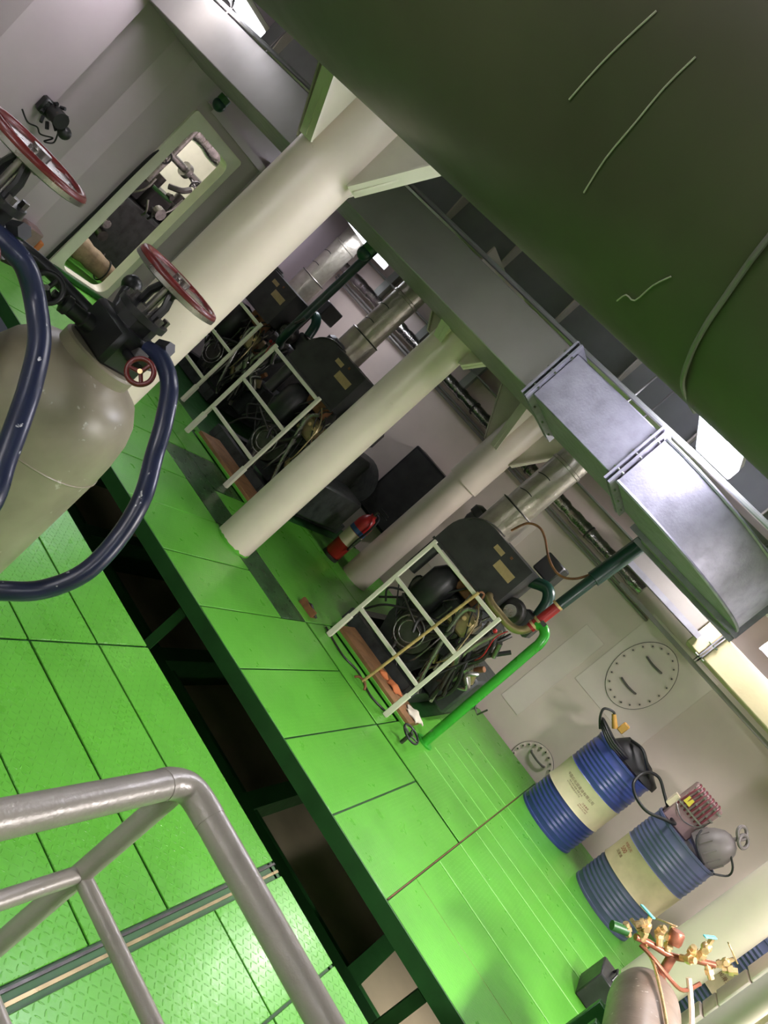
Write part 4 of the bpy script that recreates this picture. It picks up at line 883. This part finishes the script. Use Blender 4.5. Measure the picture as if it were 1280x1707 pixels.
MB().tube([(.78, 3.88, .73), (.84, 3.86, .745), (.94, 3.88, .745), (1.02, 3.93, .75), (1.05, 3.98, .82)], .009, 8, sm=5).build('copper_tube', m_copper, t)
t = thing('small_toolbox', (1.1, 5.15, 0), 'small dark box on the floor just behind the brass topped vessel', 'box')
MB().box(1.0, 1.16, 5.0, 5.3, 0, .2, b=.008).build('box_body', m_blackg, t)
MB().tube([(1.08, 5.08, .2), (1.08, 5.1, .235), (1.08, 5.2, .235), (1.08, 5.22, .2)], .008, 6).build('handle', m_black, t)

# ================================================================== BULKHEAD FITTINGS
t = thing('camera_fitting', (-5.5, 3.72, .95), 'dark clustered lamp fitting with dangling wires on the left bulkhead', 'fitting')
MB().box(-5.575, -5.5, 3.6, 3.74, .93, 1.05, b=.015).build('mount', m_black, t)
MB().cyl((-5.5, 3.69, 1.0), (-5.38, 3.7, 1.0), .055, .06, n=16).ball((-5.42, 3.80, .95), .05).build('lamp_head', m_blackg, t)
for i in range(9):
    a_ = i*.7; MB().tube([(-5.48, 3.68+.07*math.cos(a_), .99+.07*math.sin(a_)), (-5.45, 3.69+.1*math.cos(a_), .98+.1*math.sin(a_))], .014, 6).build('clip', m_black, t)
MB().tube([(-5.45, 3.78, .93), (-5.46, 3.82, .84), (-5.46, 3.76, .8), (-5.47, 3.8, .86), (-5.48, 3.72, .82), (-5.5, 3.68, .84), (-5.52, 3.62, .82), (-5.55, 3.55, .86)], .006, 6, sm=6).build('dangling_wire', m_rubber, t)
t = thing('junction_box', (-5.5, 4.27, .1), 'small pale junction box with an orange part low on the left bulkhead', 'box')
MB().box(-5.6, -5.46, 4.16, 4.3, .05, .22, b=.01).build('box_body', m_crate, t)
MB().box(-5.58, -5.48, 4.31, 4.37, .06, .16, b=.01).build('orange_plug', m_orange, t)
t = thing('cable_run', (-5.54, 4.55, 0), 'thin dark cables running down beside the doorway frame', 'cable')
for k in range(3): MB().tube([(-5.53, 4.52-.012*k, -.0), (-5.53, 4.535-.01*k, .6), (-5.53, 4.54-.008*k, 1.0+.1*k), (-5.53, 4.55, 1.35)], .006, 6, sm=5).build('cable', m_rubber, t)
# green lamp globes
for k, (px, py, pz, lab) in enumerate(((-5.4, 4.55, 1.98, 'small dark green globe lamp above the doorway'), (-3.55, 4.75, 2.02, 'small green globe lamp under the duct by the second exhaust'))):
    t = thing('globe_lamp', (px, py, pz), lab, 'lamp')
    MB().ball((px, py, pz-.03), .055, 16, 10).build('glass_globe', m_dgpipe, t)
    MB().cyl((px, py, pz), (px, py, pz+.05), .05, n=16).build('cap', m_gdark, t)
    MB().cyl((px, py, pz+.05), (px, py, 3.12), .012, n=8).build('stem', m_deck, t)

# ================================================================== NEXT COMPARTMENT
t = thing('main_engine', (-7.0, 6.0, 0), 'dark engine crowded with fittings seen through the doorway', 'engine')
MB().box(-7.5, -6.6, 5.4, 7.4, 0, .75, b=.04).build('engine_block', m_engine, t)
rnd = random.Random(21)
for i in range(5):
    yy = 5.5+.36*i
    h = MB().box(-7.3, -6.75, yy, yy+.3, .75, 1.0, b=.03).build('cylinder_head', m_blackg, t)
    MB().cyl((-7.0, yy+.15, 1.0), (-7.0, yy+.15, 1.12), .06, n=12).build('injector', m_dsteel, h)
for i in range(26):
    p0 = V((-6.58+rnd.uniform(-.15, .06), rnd.uniform(5.4, 7.2), rnd.uniform(.2, 1.15)))
    q = V((rnd.uniform(-.1, .1), rnd.uniform(-.3, .3), rnd.uniform(-.4, .3)))
    MB().tube([p0, p0+q*.5+V((.05, 0, 0)), p0+q], rnd.choice((.012, .02, .03)), 8, sm=4).build('pipe', rnd.choice((m_dsteel, m_steel, m_rubber, m_gdark)), t)
for i in range(10):
    p0 = V((-6.52, rnd.uniform(5.4, 7.2), rnd.uniform(.3, 1.1))); MB().cyl(p0, p0+V((.08, 0, 0)), rnd.uniform(.03, .07), n=12).build('fitting', rnd.choice((m_dsteel, m_black, m_steel)), t)
t = thing('foil_lagged_pipe', (-7.2, 7.0, 1.9), 'silver foil pipe at the top of the doorway view', 'pipe')
pts = [(-7.0, 4.5+.06*i, 1.70) for i in range(60)]
MB().tube(pts, [.10+rnd.uniform(-.012, .012) for _ in pts], 14).build('foil_wrap', m_foil, t, ang=80)
for yy in (5.0, 6.5, 7.8): MB().cyl((-7.0, yy, 1.75), (-7.0, yy, 3.12), .012, n=8).build('hanger_rod', m_dsteel, t)
t = thing('valve_pipework', (-6.9, 6.2, 1.4), 'steel valve pipework above the engine in the doorway view', 'pipework')
MB().tube([(-6.75, 4.9, 1.35), (-6.75, 6.2, 1.35), (-6.75, 7.6, 1.35)], .04, 12).tube([(-6.75, 5.7, 1.0), (-6.75, 5.7, 1.75)], .035, 12).tube([(-6.75, 6.5, 1.0), (-6.75, 6.5, 1.75)], .035, 12).build('pipe', m_steel, t)
for yy in (5.45, 5.95, 6.5, 7.0):
    f = MB().cyl((-6.75, yy-.03, 1.35), (-6.75, yy+.03, 1.35), .08, n=16).build('flange', m_steel, t)
    handwheel(t, (-6.6, yy+.1, 1.3), (1, 0, 0), .06, .01, m_black, m_steel, 3)
    MB().cyl((-6.75, yy+.1, 1.33), (-6.6, yy+.1, 1.3), .015, n=8).build('spindle', m_dsteel, t)
t = thing('rolled_bundle', (-6.15, 5.2, 0), 'brown cloth bundle lying just inside the doorway', 'bundle')
MB().tube([(-6.3, 4.9, .12), (-6.2, 5.15, .15), (-6.12, 5.45, .13), (-6.05, 5.75, .10)], [.07, .11, .12, .1, .11, .12, .1, .11, .10, .1, .09, .08, .07], 14, sm=4).build('cloth_roll', m_beige, t)
for p in ((-6.2, 5.15, .14), (-6.1, 5.5, .12)): MB().torus(p, (.3, 1, 0), .115, .008, 20, 6).build('tie', m_rubber, t)
